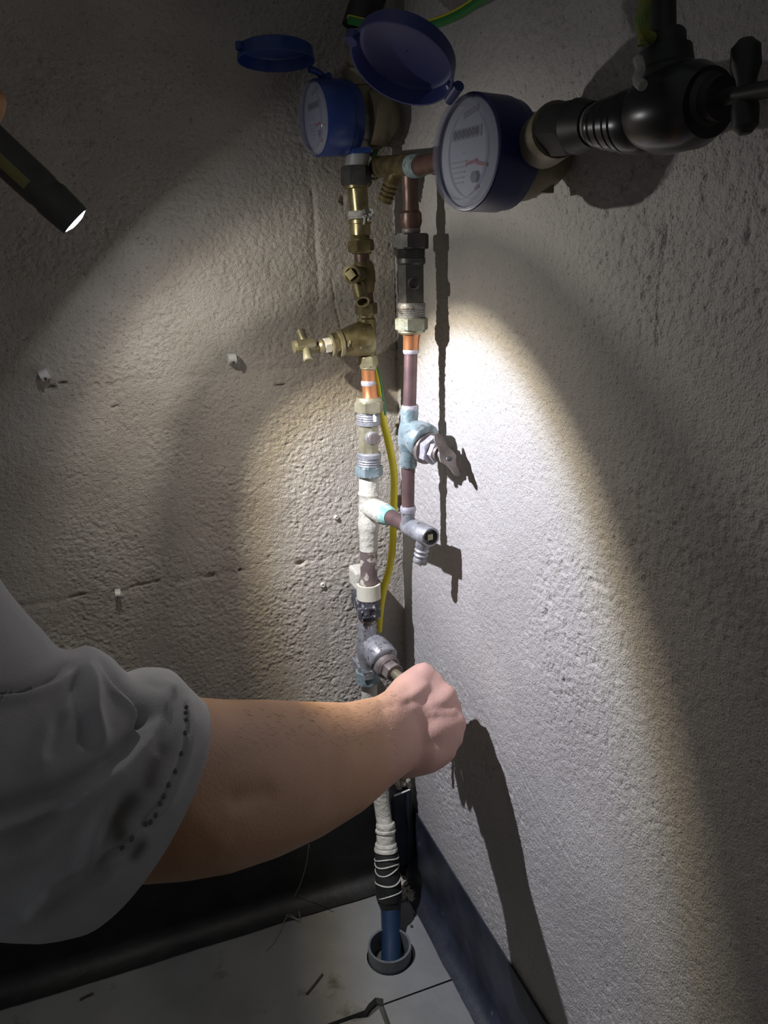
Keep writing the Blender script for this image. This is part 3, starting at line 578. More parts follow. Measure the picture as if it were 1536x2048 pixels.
lathe('tube', r(817, 930), r(816, 1022), [(0, rr_(13.3)), (1, rr_(13.3))], M_COPD, T_)
solder(816, 1018, 16, OR, T_, 6)
pj = tb+tdir*np.linalg.norm(te-tb)*.66
lathe('tee_neck', r(816, 1020), np.array([r(816, 1040)[0], r(816, 1040)[1], tb[2]+.004]), [(0, rr_(15.5)), (.5, rr_(14)), (1, rr_(15))], M_GREY, T_)

# ------------------------------------------------------------------ METERS
def meter(name, label, fc, n, R, depth, lidc, lidn, lidR, hinge_to, bodyblue, mlid, cast):
    """fc face centre, n outward normal of the dial."""
    n = np.array(n, float); n /= np.linalg.norm(n); T_ = thing(name, label, 'water meter', fc-n*depth)
    upv = np.array([0, 0, 1.]); yv = upv-n*(upv@n); yv /= np.linalg.norm(yv); xv = np.cross(yv, n)
    g1 = G(); g1.lathe(fc-n*depth, n, [(0, R*.86), (depth*.12, R*.96), (depth*.30, R*.97), (depth*.33, R), (depth*.98, R), (depth, R*.985), (depth, R*.93), (depth-.006, R*.93)], 48); g1.done('register_housing', bodyblue, T_)
    g1 = G(); g1.lathe(fc-n*.0035, n, [(0, R*.92), (.002, R*.92)], 48); dial = g1.done('dial_plate', M_DIAL, T_)
    g1 = G(); g1.lathe(fc-n*.003, n, [(0, R*.96), (.006, R*.955), (.0082, R*.93), (.0092, R*.89), (.0088, R*.80), (.0060, R*.78), (.0060, 0.0005), (.0048, .0005), (.0048, R*.77), (.0074, R*.80), (.0074, R*.88), (.006, R*.92), (0, R*.93)], 48, cap=False)
    gm = bpy.data.materials.get('clear_cover')
    if not gm:
        gm = bpy.data.materials.new('clear_cover'); gm.use_nodes = True; nn = gm.node_tree.nodes; ll = gm.node_tree.links; nn.remove(nn['Principled BSDF'])
        tr = nn.new('ShaderNodeBsdfTransparent'); tr.inputs[0].default_value = (.86, .87, .9, 1); gls = nn.new('ShaderNodeBsdfGlossy'); gls.inputs['Roughness'].default_value = .12
        df = nn.new('ShaderNodeBsdfDiffuse'); df.inputs[0].default_value = (.6, .6, .7, 1); lw0 = nn.new('ShaderNodeLayerWeight'); lw0.inputs[0].default_value = .35; lw = nn.new('ShaderNodeMapRange'); ll.new(lw0.outputs['Facing'], lw.inputs[0]); lw.inputs[1].default_value = .5; lw.inputs[3].default_value = .02; lw.inputs[4].default_value = .45
        mx0 = nn.new('ShaderNodeMixShader'); mx0.inputs[0].default_value = .14; ll.new(tr.outputs[0], mx0.inputs[1]); ll.new(df.outputs[0], mx0.inputs[2])
        mx = nn.new('ShaderNodeMixShader'); ll.new(lw.outputs[0], mx.inputs[0]); ll.new(mx0.outputs[0], mx.inputs[1]); ll.new(gls.outputs[0], mx.inputs[2]); ll.new(mx.outputs[0], nn['Material Output'].inputs[0])
    g1.done('clear_cover', gm, T_)
    # print on the dial: digit counter, small pointers, star wheel
    pz = fc-n*.0012
    cc = G()
    for k in range(7):
        c_ = pz+xv*(k-3.6)*R*.135+yv*R*.34; cc.box(c_, (xv, yv, n), (R*.115, R*.19, .0006))
    o_ = cc.done('counter_windows', mat('counter_grey', (.42, .43, .47), rough=.5), dial, False); o_['kind'] = 'stuff'
    tc_ = bpy.data.curves.new('counter_digits', 'FONT'); tc_.body = '0000000'; tc_.size = R*.20; tc_.align_x = 'CENTER'; tc_.space_character = 1.15; tc_.extrude = .0001
    to = bpy.data.objects.new('counter_digits', tc_); COL.objects.link(to); tc_.materials.append(M_INK); p0 = pz+n*.0006+yv*R*.27-xv*R*.08
    to.matrix_world = Matrix(((xv[0], yv[0], n[0], p0[0]), (xv[1], yv[1], n[1], p0[1]), (xv[2], yv[2], n[2], p0[2]), (0, 0, 0, 1)))
    me_t = bpy.data.meshes.new_from_object(to); mw = to.matrix_world.copy(); bpy.data.objects.remove(to); to = bpy.data.objects.new('counter_digits', me_t); COL.objects.link(to); to.parent = dial; to.matrix_parent_inverse = (Matrix.Translation(Vector(T_.location)) @ dial.matrix_parent_inverse).inverted() @ Matrix.Identity(4); to.matrix_basis = mw; to['kind'] = 'stuff'
    for (ax_, ay_, an) in ((.10, -.16, .1), (.42, -.22, -.2), (.28, -.60, .4)):
        c_ = pz+xv*R*ax_+yv*R*ay_; a_ = xv*math.cos(an)+yv*math.sin(an); b_ = np.cross(n, a_); g2 = G(); g2.box(c_, (a_, b_, n), (R*.34 if ay_ > -.5 else R*.12, R*.055, .0008)); g2.done('pointer', M_RED, dial, False)
    g2 = G(); g2.lathe(pz+xv*R*.22-yv*R*.42, n, [(0, R*.11), (.0012, R*.11)], 6); g2.done('star_wheel', M_INK, dial, False)
    g2 = G()
    for k in range(5): g2.box(pz-xv*R*.30-yv*R*(.12+k*.09), (xv, yv, n), (R*(.5-.06*k), R*.022, .0004))
    g2.box(pz+xv*R*.05+yv*R*.68, (xv*.97+yv*.2, yv*.97-xv*.2, n), (R*.46, R*.10, .0004)); o_ = g2.done('small_print', mat('faint_print', (.38, .36, .40), rough=.5), dial, False); o_['kind'] = 'stuff'
    # lid: a shallow cup
    ln = np.array(lidn, float); ln /= np.linalg.norm(ln)
    D_ = lidR*.36
    g1 = G(); g1.lathe(lidc, -ln, [(0, lidR*.965), (0, lidR), (D_*.85, lidR*.95), (D_, lidR*.85), (D_*1.02, .0005), (D_*.93, .0005), (D_*.90, lidR*.82), (D_*.75, lidR*.90), (0, lidR*.965)], 56, cap=False); lid = g1.done('lid', mlid, T_)
    he = np.array(hinge_to); hs = lidc+(he-lidc)/np.linalg.norm(he-lidc)*lidR*.97
    g1 = G(); g1.tube(spline([hs-ln*.003, (hs+he)/2+yv*.003, he], 4), .0032, 10); g1.lathe(he-np.cross(ln, he-lidc)/np.linalg.norm(np.cross(ln, he-lidc))*.008, np.cross(ln, he-lidc), [(0, .0034), (.016, .0034)], 12); g1.done('hinge', mlid, lid)
    g1 = G(); lt = lidc-(hs-lidc)*1.03; g1.lathe(lt+ln*.001, -ln, [(0, .004), (.006, .004)], 10); g1.done('lid_tab', mlid, lid)
    return T_, xv, yv, n
# smaller (left) meter
fL = l(630, 237, OL+.004); nL = np.array([-1, -.10, -.05])
RL = 71*mpp(fL)
lc = P(552, 122, np.linalg.norm(fL-CAM)-.012)
camv = lambda a, b, c_: RT*a+UPV*b-FW*c_
def facing(p, a, b, c_):
    v = CAM-np.array(p); v /= np.linalg.norm(v); x = np.cross(UPV, v); x /= np.linalg.norm(x); y = np.cross(v, x); q = x*a+y*b+v*c_; return q/np.linalg.norm(q)
T_, xv, yv, n_ = meter('water_meter', 'smaller blue water meter on the left riser, its lid open almost level', fL, nL, RL, .040, lc, facing(lc, .06, -.96, .27), 74*mpp(fL), fL+np.array([.012, 0, RL+.001]), M_BLUE, M_BLUE, None)
mc = l(724, 232, OL)
g1 = G(); g1.lathe(fL-n_*.050, -n_, [(0, RL*.80), (.004, RL*.86), (.016, RL*.86), (.024, RL*.70), (.034, RL*.45), (.038, RL*.2)], 36); g1.done('flow_body', M_MEMB, T_)
lathe('outlet', mc, l(713, 335), [(0, .015), (.45, .0145), (.5, .0115), (1, .0115)], mat('zinc_grey', (.38, .39, .38), (.46, .47, .46), metal=.4, rough=.4), T_)
g1 = G(); g1.box(fL-n_*.040-yv*RL*.90+xv*0, (xv, yv, n_), (RL*.9, .005, .020)); g1.done('seal_clip', mat('seal_blue', (.02, .07, .30), rough=.4), T_, False)
lathe('inlet', mc, l(716, 60, OL+.006), [(0, .015), (.35, .015), (.36, .018), (.55, .018), (.56, .012), (1, .012)], M_MEMB, T_)
# larger (right) meter
fR = P(934, 306, .565); nR = np.array([-1, -.16, .03])
RR = 110*mpp(fR)
lc2 = P(803, 132, .560)
T_, xv, yv, n_ = meter('water_meter', 'larger blue water meter by the right wall with its dished lid thrown wide open', fR, nR, RR, .036, lc2, facing(lc2, -.40*.80, -.916*.80, .60), 109*mpp(lc2), P(908, 186, .565), mat('navy_plastic', (.010, .018, .10), (.013, .024, .13), rough=.34), M_BLUEL, None)
g1 = G(); bc = fR-n_*.034; g1.lathe(bc, -n_, [(0, RR*.70), (.004, RR*.78), (.014, RR*.78), (.022, RR*.70), (.034, RR*.55), (.044, RR*.35), (.050, RR*.1)], 36); g1.done('flow_body', M_MEMB, T_)
for k in range(3):
    g1 = G(); g1.box(bc-n_*.020+(-yv*math.cos(k*.8-.5)+xv*-math.sin(k*.8-.5))*RR*.64, (xv, yv, n_), (.006, .006, .016)); g1.done('casting_rib', M_MEMB, T_, False)
XM = (fR-n_*.046)[0]; ym = fR[1]; zm = fR[2]+.005
def run(px, py): return PR(px, py, .052)
pA, pB, pC = run(1085, 262), run(1150, 255), run(1185, 247)
lathe('outlet', bc-n_*.012, run(1116, 259), [(0, .013), (.5, .013), (.6, .0160), (1, .0160)], M_MEMB, T_)
lathe('inlet', bc-n_*.012, np.array([tC[0], -.258, tC[2]]), [(0, .016), (.45, .016), (.5, .020), (.8, .020), (.82, .013), (1, .013)], M_MEMB, T_)
# black pipework to the right
dR = run(1270, 240)-pB
T_ = thing('black_coupling', 'shiny black ringed pipe coupling to the right of the larger meter', 'pipe fitting', run(1230, 245))
s_ = mpp(run(1230, 245))
hexnut('union_nut', run(1112, 258), run(1158, 253), 60*s_, M_BLACKM, T_, .2)
lathe('nut_taper', run(1158, 253), run(1190, 249), [(0, 56*s_), (.5, 50*s_), (1, 44*s_)], M_BLACKM, T_)
lathe('grey_insert', run(1180, 250), run(1205, 248), [(0, 36*s_), (1, 44*s_)], M_GREYD, T_)
for k, (x0, x1, rr) in enumerate(((1196, 1214, 44), (1214, 1232, 50), (1232, 1252, 54), (1252, 1266, 58))):
    lathe('ring', run(x0, 250-k*2), run(x1, 248-k*2), [(0, rr*s_*.9), (.2, rr*s_), (.75, rr*s_), (1, rr*s_*.88)], M_BLACK, T_, n=36)
T_ = thing('elbow_fitting', 'large glossy black elbow fitting with a tall upper branch near the top right corner', 'pipe fitting', run(1340, 210))
s_ = mpp(run(1340, 210))
lathe('collar', run(1266, 242), run(1300, 238), [(0, 60*s_), (.1, 66*s_), (.8, 66*s_), (1, 60*s_)], M_BLACK, T_, n=40)
lathe('body', run(1300, 226), run(1420, 205), [(0, 70*s_), (.3, 84*s_), (.8, 78*s_), (1, 62*s_)], M_BLACK, T_, n=40)
lathe('end_plug', run(1415, 200), run(1445, 196), [(0, 56*s_), (.4, 40*s_), (1, 38*s_)], M_BLACKM, T_, n=30)
lathe('branch_collar', run(1335, 190), run(1330, 102), [(0, 60*s_), (.5, 62*s_), (.6, 54*s_), (1, 52*s_)], M_BLACKM, T_, n=40)
lathe('branch_ring', run(1330, 108), run(1328, 66), [(0, 40*s_), (.15, 42*s_), (.85, 42*s_), (1, 38*s_)], M_BLACKM, T_, n=30)
g1 = G(); g1.tube(spline([PR(1276, 120, .075), PR(1281, 140, .078), PR(1275, 160, .080), PR(1286, 172, .080)], 5), .0024, 8); g1.done('jointing_tape', M_TAPE, T_)
g1 = G(); g1.tube([run(1326, 72), run(1324, -60), run(1324, -60)+np.array([0, 0, .75])], 26*s_, 24); tag(g1.done('black_pipe', M_BLACKM), 'black pipe rising out of the frame above the elbow fitting', 'pipe')
g1 = G(); g1.tube(spline([PR(1294, -50, .068), PR(1288, 10, .070), PR(1281, 42, .072), PR(1287, 66, .070), PR(1304, 76, .064)][::-1]+[PR(1294, -50, .068)+np.array([0, 0, .03]), PR(1294, -50, .068)+np.array([0, 0, .7])], 6), .0026, 10); tag(g1.done('earth_cable', mat('dull_yellow_insulation', (.26, .25, .03), (.12, .22, .05), rough=.5, scale=120)), 'yellow and green cable looped beside the black pipe at top right', 'cable')
T_ = thing('valve_handle', 'black bulbous turn handle beyond the elbow fitting at the right edge of the photo', 'handle', run(1490, 180))
s_ = mpp(run(1490, 180))
lathe('grip', PR(1492, 78, .05), PR(1490, 268, .05), [(0, 14*s_), (.08, 28*s_), (.28, 30*s_), (.42, 22*s_), (.58, 20*s_), (.72, 27*s_), (.92, 26*s_), (1, 12*s_)], M_BLACKM, T_, n=28)
lathe('stem', run(1440, 196), run(1610, 165), [(0, 17*s_), (1, 17*s_)], M_BLACKM, T_)
g1 = G(); g1.tube(spline([PR(1430, 255, .02), PR(1442, 290, .012), PR(1425, 330, .010), PR(1400, 390, .010)], 6), .003, 8)
# green/yellow cable along the wall at the top
g1 = G(); g1.tube(spline([PL(700, 40, .10), PR(800, 62, .045), PR(862, 50, .030), PR(915, 30, .024), PR(975, -8, .022), PR(1040, -50, .022), PR(1040, -50, .022)+np.array([0, -.03, .06]), PR(1040, -50, .022)+np.array([0, -.06, .7])], 8), .0036, 12)
T_ = tag(g1.done('earth_cable', M_GRN), 'green and yellow earth cable running along the wall above the larger open lid', 'cable')
g1 = G(); g1.tube([p+UPV*.0022-RT*.001 for p in spline([PL(700, 40, .10), PR(800, 62, .045), PR(862, 50, .030), PR(915, 30, .024), PR(975, -8, .022), PR(1040, -50, .022), PR(1040, -50, .022)+np.array([0, -.03, .06]), PR(1040, -50, .022)+np.array([0, -.06, .7])], 8)], .0024, 10); g1.done('yellow_stripe', M_YEL, T_)
# dark pipe continuing up from the left meter zone (top centre)
g1 = G(); g1.tube(spline([l(716, 60, OL+.006), l(735, 0, OL+.008), l(745, -60, OL+.008), l(745, -60, OL+.008)+np.array([.004, 0, .12]), l(745, -60, OL+.008)+np.array([.004, 0, .75])], 4), .016, 20); tag(g1.done('supply_pipe', M_BLACKM), 'dark supply pipe rising above the smaller meter at the top edge', 'pipe')

# yellow earth cable beside the left riser
pts = [l(748, 735, .030), l(756, 770, .034), l(764, 830, .036), l(778, 890, .036), l(788, 950, .034), l(787, 1020, .032), l(785, 1090, .030), l(778, 1140, .030), l(766, 1185, .032), l(760, 1225, .032), l(757, 1262, .028)]
g1 = G(); g1.tube(spline(pts, 7), .0043, 14); T_ = tag(g1.done('earth_cable', M_YEL), 'yellow earth cable bowing out behind the left riser down to the stopcock', 'cable')
g1 = G(); g1.tube([p+np.array([.0020, -.0018, 0]) for p in spline(pts[:3], 7)], .0026, 8); g1.done('green_stripe', M_GRN, T_)

# ------------------------------------------------------------------ CABLE CLIPS on the left wall
def cclip(px, py, ang, s, label):
    c = PL(px, py, .0); T_ = thing('cable_clip', label, 'clip', c+np.array([0, -.004, 0]), 'cable clips on the left wall')
    ca, sa_ = math.cos(ang), math.sin(ang); X = np.array([ca, 0, sa_]); Z_ = np.array([-sa_, 0, ca]); Y = np.array([0, -1., 0])
    g1 = G(); rs = []
    g1 = G(); W = .0040*s; rs = []
    for k in range(11):                                               # solid arched saddle
        an = math.pi*k/10; e = Z_*(.0052*s*math.cos(an)+.0008*s)+Y*(.0010+.0125*s*math.sin(an)**.45)
        rs.append([c+e-X*W, c+e+X*W, c+Z_*(.0050*s*math.cos(an)+.0008*s)+X*W, c+Z_*(.0050*s*math.cos(an)+.0008*s)-X*W])
    g1.rings(rs); o = g1.done('saddle', M_WHITE, T_); md = o.modifiers.new('bevel', 'BEVEL'); md.width = .0005; md.segments = 2
    g1 = G(); g1.lathe(c-Z_*.0022*s+Y*.0125*s, Y, [(0, .0013*s), (.0018*s, .0015*s), (.0022*s, .0009*s)], 10); g1.done('nail', M_GUNM, T_)
cclip(462, 718, 0, 1.0, 'white cable clip to the left of the brass cross handle, with an oval shadow')
cclip(90, 750, .35, 1.0, 'white tilted cable clip at the far left below the torch')
cclip(235, 1185, -.10, .72, 'small white cable clip low on the left wall above the sleeve')
def plug(px, py, r_, label):
    c = PL(px, py, 0); g1 = G(); g1.lathe(c+np.array([0, .002, 0]), (0.1, -1, .1), [(0, r_), (.003, r_*1.05), (.0045, r_*.7), (.0045, r_*.35), (.002, r_*.3)], 12); tag(g1.done('wall_plug', M_WPAINT), label, 'wall plug')
plug(672, 1035, .0028, 'small pale wall plug beside the tee on the left wall'); plug(645, 1170, .0034, 'pale wall plug left of the cream pipe clip')
g1 = G(); pe = PR(925, 1551, 0); g1.tube([PR(922, 1541, .002), PR(924, 1550, .004), PR(927, 1563, .002)], [.0008, .0012, .0006], 6); tag(g1.done('paint_drip', M_WHITE), 'tiny white paint drip on the right wall inside the arm shadow', 'drip')

# ------------------------------------------------------------------ floor debris and cobweb
def twig(pts, rad, m, label, name='splinter', cat='debris'):
    g1 = G(); g1.tube(spline([PZ(x, y, .0016) for x, y in pts], 3), rad, 6); tag(g1.done(name, m), label, cat)
twig([(613, 1988), (628, 1970), (645, 1948)], .0014, M_DIRT, 'dark wood splinter on the floor left of the notched board joint')
twig([(160, 1999), (172, 1993), (187, 1986)], .0015, M_DIRT, 'short dark chip on the floor at lower left')
for k, (x, y) in enumerate(((823, 1852), (808, 1780), (905, 1915), (830, 1829), (868, 1823), (893, 1895))):
    c = PZ(x, y, .0015); g1 = G(); g1.lathe(c-np.array([0, 0, .0015]), (.2, .1, 1), [(0, .0018), (.0015, .0022), (.003, .0008)], 7)
    tag(g1.done('grit', M_WHITE if k in (2, 4, 5) else M_DIRT), ('dark grit crumb just right of the blue pipe and sleeve', 'dark grit crumb furthest back, beside the black coupling', 'pale grit crumb nearest the shadow edge at the damp proof sheet', 'dark speck midway between blue pipe and right sheet', 'pale speck of grit right of the blue pipe, by the right sheet', 'pale grit crumb touching the right damp proof sheet')[k], 'debris', 'grit crumbs near the floor sleeve')
g1 = G()
for q in ([(618, 1690, .06), (612, 1730, .04), (600, 1770, .02), (585, 1800, .006)], [(585, 1815, .003), (570, 1840, .003), (550, 1880, .003), (532, 1900, .003)], [(516, 1803, .006), (545, 1818, .006), (600, 1842, .003)], [(585, 1815, .006), (540, 1808, .008), (512, 1820, .004)], [(590, 1800, .01), (600, 1838, .003), (575, 1826, .003)]):
    g1.tube(spline([PL(x, y, o_) if k < 4 and len(q) == 4 and q[0][2] > .05 else PZ(x, y, .003) for k, (x, y, o_) in enumerate(q)], 5), .0005, 5)
tag(g1.done('cobweb', M_THREADW), 'wispy grey cobweb on the floor edge below the forearm', 'cobweb')['kind'] = 'stuff'

# ------------------------------------------------------------------ TORCH
T_ = thing('torch', 'slim dark pocket torch with a glowing white lens and an olive stripe', 'torch', TORCH-AX*.05)
g1 = G(); g1.lathe(TORCH, -AX, [(-.0005, .0114), (-.0005, .0128), (.004, .0135), (.020, .0142), (.023, .0142), (.0245, .0134), (.0285, .0134), (.030, .0140), (.035, .0142), (.140, .0142), (.146, .0120), (.146, .001), (.002, .001), (.002, .0114)], 40, cap=False); g1.done('barrel', M_TORCH, T_)
g1 = G(); g1.lathe(TORCH-AX*.0006, AX, [(0, .0112), (.0010, .0108), (.0026, .006), (.0030, .0004)], 32); g1.done('lens', M_LENS, T_)
x_, y_, d_ = frame(AX); tocam = CAM-TORCH; tocam = tocam-AX*(tocam@AX); tocam /= np.linalg.norm(tocam); sd = np.cross(AX, tocam)
if sd[2] > 0: sd = -sd
g1 = G(); rs = []
for k in range(7):
    t = .038+.055*k/6; rs.append([TORCH-AX*t+(tocam*math.cos(an)+sd*math.sin(an))*.01435 for an in np.linspace(.05, .65, 7)])
V = [p for q in rs for p in q]+[p-(tocam*.0006) for q in rs for p in q]; F = []
for i in range(6):
    for j in range(6): a_ = i*7+j; F += [(a_, a_+1, a_+8, a_+7), (a_+49, a_+56, a_+57, a_+50)]
g1.add(V, F); g1.done('stripe', M_STRIPE, T_)

# ------------------------------------------------------------------ PERSON: arm, hand, sleeve
def skin_mat():
    m = bpy.data.materials.new('skin'); m.use_nodes = True; n = m.node_tree.nodes; l_ = m.node_tree.links; b = n['Principled BSDF']
    t = n.new('ShaderNodeTexCoord'); nz = n.new('ShaderNodeTexNoise'); nz.inputs['Scale'].default_value = 22; nz.inputs['Detail'].default_value = 5; l_.new(t.outputs['Object'], nz.inputs['Vector'])
    r_ = ramp(n, [(.3, (.42, .225, .115)), (.7, (.50, .28, .155))]); l_.new(nz.outputs[0], r_.inputs[0])
    at = n.new('ShaderNodeAttribute'); at.attribute_name = 'pink'; mx = n.new('ShaderNodeMix'); mx.data_type = 'RGBA'; l_.new(at.outputs['Fac'], mx.inputs['Factor']); l_.new(r_.outputs[0], mx.inputs[6]); mx.inputs[7].default_value = (.60, .36, .30, 1)
    l_.new(mx.outputs[2], b.inputs['Base Color']); b.inputs['Roughness'].default_value = .5
    b.inputs['Subsurface Weight'].default_value = .15; b.inputs['Subsurface Radius'].default_value = (.010, .004, .002); b.inputs['Subsurface Scale'].default_value = .5
    v_ = n.new('ShaderNodeTexNoise'); v_.inputs['Scale'].default_value = 420; v_.inputs['Detail'].default_value = 3; l_.new(t.outputs['Object'], v_.inputs['Vector'])
    bp_ = n.new('ShaderNodeBump'); bp_.inputs['Distance'].default_value = .0005; bp_.inputs['Strength'].default_value = .6; l_.new(v_.outputs[0], bp_.inputs['Height']); l_.new(bp_.outputs[0], b.inputs['Normal'])
    return m
M_SKIN = skin_mat()
person = thing('person', 'person in a grey short-sleeved shirt reaching in to turn the grey stopcock', 'person', P(200, 1600, .48))
def px_ring(top, bot, bulge, d, dd, n=40, back=None):
    """ellipse through two outline points; the near half swells by `bulge` pixels to the right and `dd` metres to the viewer"""
    top = np.array(top, float); bot = np.array(bot, float); c = (top+bot)/2; a_ = (top-bot)/2; nn = np.array([-a_[1], a_[0]]); nn /= np.linalg.norm(nn)
    if nn[0] < 0: nn = -nn
    out = []
    for i in range(n):
        th = 2*math.pi*i/n; s = math.sin(th); q = c+a_*math.cos(th)+nn*bulge*s; out.append(P(q[0], q[1], d-dd*s))
    return out
def project1(p):
    d = np.array(p)-CAM; z = d@FW; return round(768+FPX*(d@RT)/z), round(1024-FPX*(d@UPV)/z)
def dist(p): return float(np.linalg.norm(np.array(p)-CAM))
body = G()
arm = [((838, 1366), (866, 1504), 4, .795, .020), ((803, 1362), (836, 1530), 8, .770, .027), ((752, 1392), (790, 1566), 10, .735, .030), ((692, 1404), (728, 1622), 10, .690, .038), ((610, 1402), (645, 1674), 8, .635, .045), ((530, 1398), (556, 1716), 6, .588, .049),
       ((450, 1398), (462, 1748), 4, .548, .052), ((380, 1392), (372, 1764), 0, .520, .053), ((300, 1375), (262, 1772), 0, .498, .054), ((200, 1372), (130, 1795), 0, .478, .056), ((60, 1345), (-10, 1790), 0, .455, .058), ((-120, 1300), (-180, 1760), 0, .430, .060), ((-300, 1240), (-360, 1720), 0, .41, .060)]
body.rings([px_ring(*a_) for a_ in arm])
def cone_chain(g_, pts, rad, n=18):
    """rounded tapered limb through the points"""
    pts = [np.array(p, float) for p in pts]; q = spline(pts, 6); rr = np.interp(np.linspace(0, len(pts)-1, len(q)), range(len(pts)), rad)
    d0 = (q[0]-q[1])/np.linalg.norm(q[0]-q[1]); d1 = (q[-1]-q[-2])/np.linalg.norm(q[-1]-q[-2])
    pre = [(q[0]+d0*rr[0]*math.sin(a_), rr[0]*math.cos(a_)) for a_ in (1.45, 1.1, .75, .38)]; post = [(q[-1]+d1*rr[-1]*math.sin(a_), rr[-1]*math.cos(a_)) for a_ in (.38, .75, 1.1, 1.45)]
    allp = pre+list(zip(q, rr))+post; g_.tube([a_[0] for a_ in allp], [a_[1] for a_ in allp], n)
kn = [P(843, 1352, .822), P(884, 1392, .815), P(906, 1448, .802), P(888, 1500, .792)]
for i, (k_, rk) in enumerate(zip(kn, (.0135, .0138, .0135, .0125))):
    base = P(795+i*4, 1425+i*28, .762+.004*i); mid = (base+k_)/2+camv(0, .001, .004)
    cone_chain(body, [base, mid, k_], [.022, .0205, rk])
for i in range(3):
    k_ = (kn[i]+kn[i+1])/2+camv(0, 0, -.002); base = P(797+i*4, 1439+i*28, .765+.004*i); cone_chain(body, [base, (base+k_)/2, k_], [.021, .0215, .0150])
bs_ = [P(795+i*4, 1425+i*28, .762+.004*i) for i in range(4)]
for f_, rk in ((.55, .0200), (.72, .0175), (.86, .0150)):
    cone_chain(body, [b_*(1-f_)+k_*f_+camv(0, 0, .001) for b_, k_ in zip(bs_, kn)], [rk]*4)
cone_chain(body, [(kn[0]+kn[1])/2-camv(0, 0, .006), (kn[1]+kn[2])/2-camv(0, 0, .006), (kn[2]+kn[3])/2-camv(0, 0, .006)], [.0135, .0142, .0138])
def fing(mcp, pip, dip, tip, r0):
    cone_chain(body, [mcp, pip], [r0*1.05, r0*.95]); cone_chain(body, [pip, dip], [r0*.95, r0*.85]); cone_chain(body, [dip, tip], [r0*.86, r0*.72])
for i, k_ in enumerate(kn):
    vdir = k_-CAM; vdir /= np.linalg.norm(vdir)
    L1 = (.036, .040, .037, .031)[i]; dv_ = vdir-RT*(.10+.05*i)+UPV*(-.05, .0, .0, .05)[i]; pip = k_+dv_/np.linalg.norm(dv_)*L1
    dv_ = -RT*.62+vdir*.30+UPV*(-.62, -.35, .0, .35)[i]; dip = pip+dv_/np.linalg.norm(dv_)*(.024, .027, .025, .020)[i]
    dv_ = -RT*.45-vdir*.75+UPV*(-.1, 0, 0, .1)[i]; tip = dip+dv_/np.linalg.norm(dv_)*(.018, .019, .018, .016)[i]
    fing(k_, pip, dip, tip, (.0090, .0092, .0088, .0080)[i])
# thumb on the far left side of the handle
t0 = P(800, 1420, .775); t1 = P(812, 1395, .805); t2 = P(814, 1376, .838); t3 = P(812, 1362, .864)
cone_chain(body, [t0, t1], [.0185, .0150]); cone_chain(body, [t1, t2], [.0135, .0110]); cone_chain(body, [t2, t3], [.0110, .0088])
# other hand round the torch, outside the frame apart from a finger edge
tb0 = TORCH-AX*.094
sidev = np.cross(AX, tocam); sidev /= np.linalg.norm(sidev)
if sidev[0]*RT[0]+sidev[1]*RT[1]+sidev[2]*RT[2] < 0: sidev = -sidev
pal = tb0-sidev*.027+tocam*.022
cone_chain(body, [pal-AX*.045, pal+AX*.015], [.019, .018]); cone_chain(body, [pal-AX*.040-sidev*.012, pal-AX*.010-sidev*.012, ], [.02, .018])
for k in range(4):
    c_ = tb0-AX*(.052-.0185*k-.0)
    ring = [c_-sidev*.029+tocam*.010, c_-sidev*.011-tocam*.0245, c_+sidev*.014-tocam*.0235, c_+sidev*.0255+tocam*.002, c_+sidev*.012+tocam*.0235]
    cone_chain(body, ring, [.0092, .0090, .0085, .0080, .0070])
cone_chain(body, [pal-AX*.01, tb0+tocam*.0265-sidev*.006+AX*.000, tb0+sidev*.003+tocam*.0255+AX*.004], [.014, .0115, .0105])
cone_chain(body, [pal-AX*.03, pal-AX*.03-sidev*.06+tocam*.05, pal-sidev*.14+tocam*.20-AX*.05, pal-sidev*.18+tocam*.38-AX*.12], [.026, .026, .034, .042], 24)
bo = link('body', body.V, body.F, M_SKIN, person)
bm = bmesh.new(); bm.from_mesh(bo.data); bmesh.ops.recalc_face_normals(bm, faces=bm.faces); bm.to_mesh(bo.data); bm.free()
md = bo.modifiers.new('remesh', 'REMESH'); md.mode = 'VOXEL'; md.voxel_size = .0022; md.use_smooth_shade = True
md = bo.modifiers.new('smooth', 'SMOOTH'); md.factor = .5; md.iterations = 14
dg = bpy.context.evaluated_depsgraph_get(); me2 = bpy.data.meshes.new_from_object(bo.evaluated_get(dg)); bo.modifiers.clear(); old = bo.data; bo.data = me2; me2.name = 'body'; bpy.data.meshes.remove(old)
if not me2.materials: me2.materials.append(M_SKIN)
me2.shade_smooth()
# local sculpting: knuckle ridge, wrist tendon, elbow crease (places read off the photo, applied as real relief)
n_v = len(me2.vertices); co = np.zeros(n_v*3, np.float32); me2.vertices.foreach_get('co', co); co = co.reshape(-1, 3); no = np.zeros(n_v*3, np.float32); me2.vertex_normals.foreach_get('vector', no); no = no.reshape(-1, 3)
def project(V):
    d = V-CAM; z = d@FW; return np.stack([768+FPX*(d@RT)/z, 1024-FPX*(d@UPV)/z], -1)
def stroke(pxy, pts, wd):
    best = np.full(len(pxy), 1e9)
    for a_, b_ in zip(pts[:-1], pts[1:]):
        a_ = np.array(a_, float); b_ = np.array(b_, float); e = b_-a_; t = np.clip(((pxy-a_)@e)/(e@e), 0, 1); best = np.minimum(best, np.linalg.norm(pxy-a_-t[:, None]*e, axis=1))
    return np.exp(-(best/wd)**2)
wco = co+np.array(person.location)*0                                           # the mesh is in world coordinates
px_ = project(wco.astype(float)); front = ((no @ (-FW)) > 0.05)[:, None]
dsp = np.zeros(n_v)
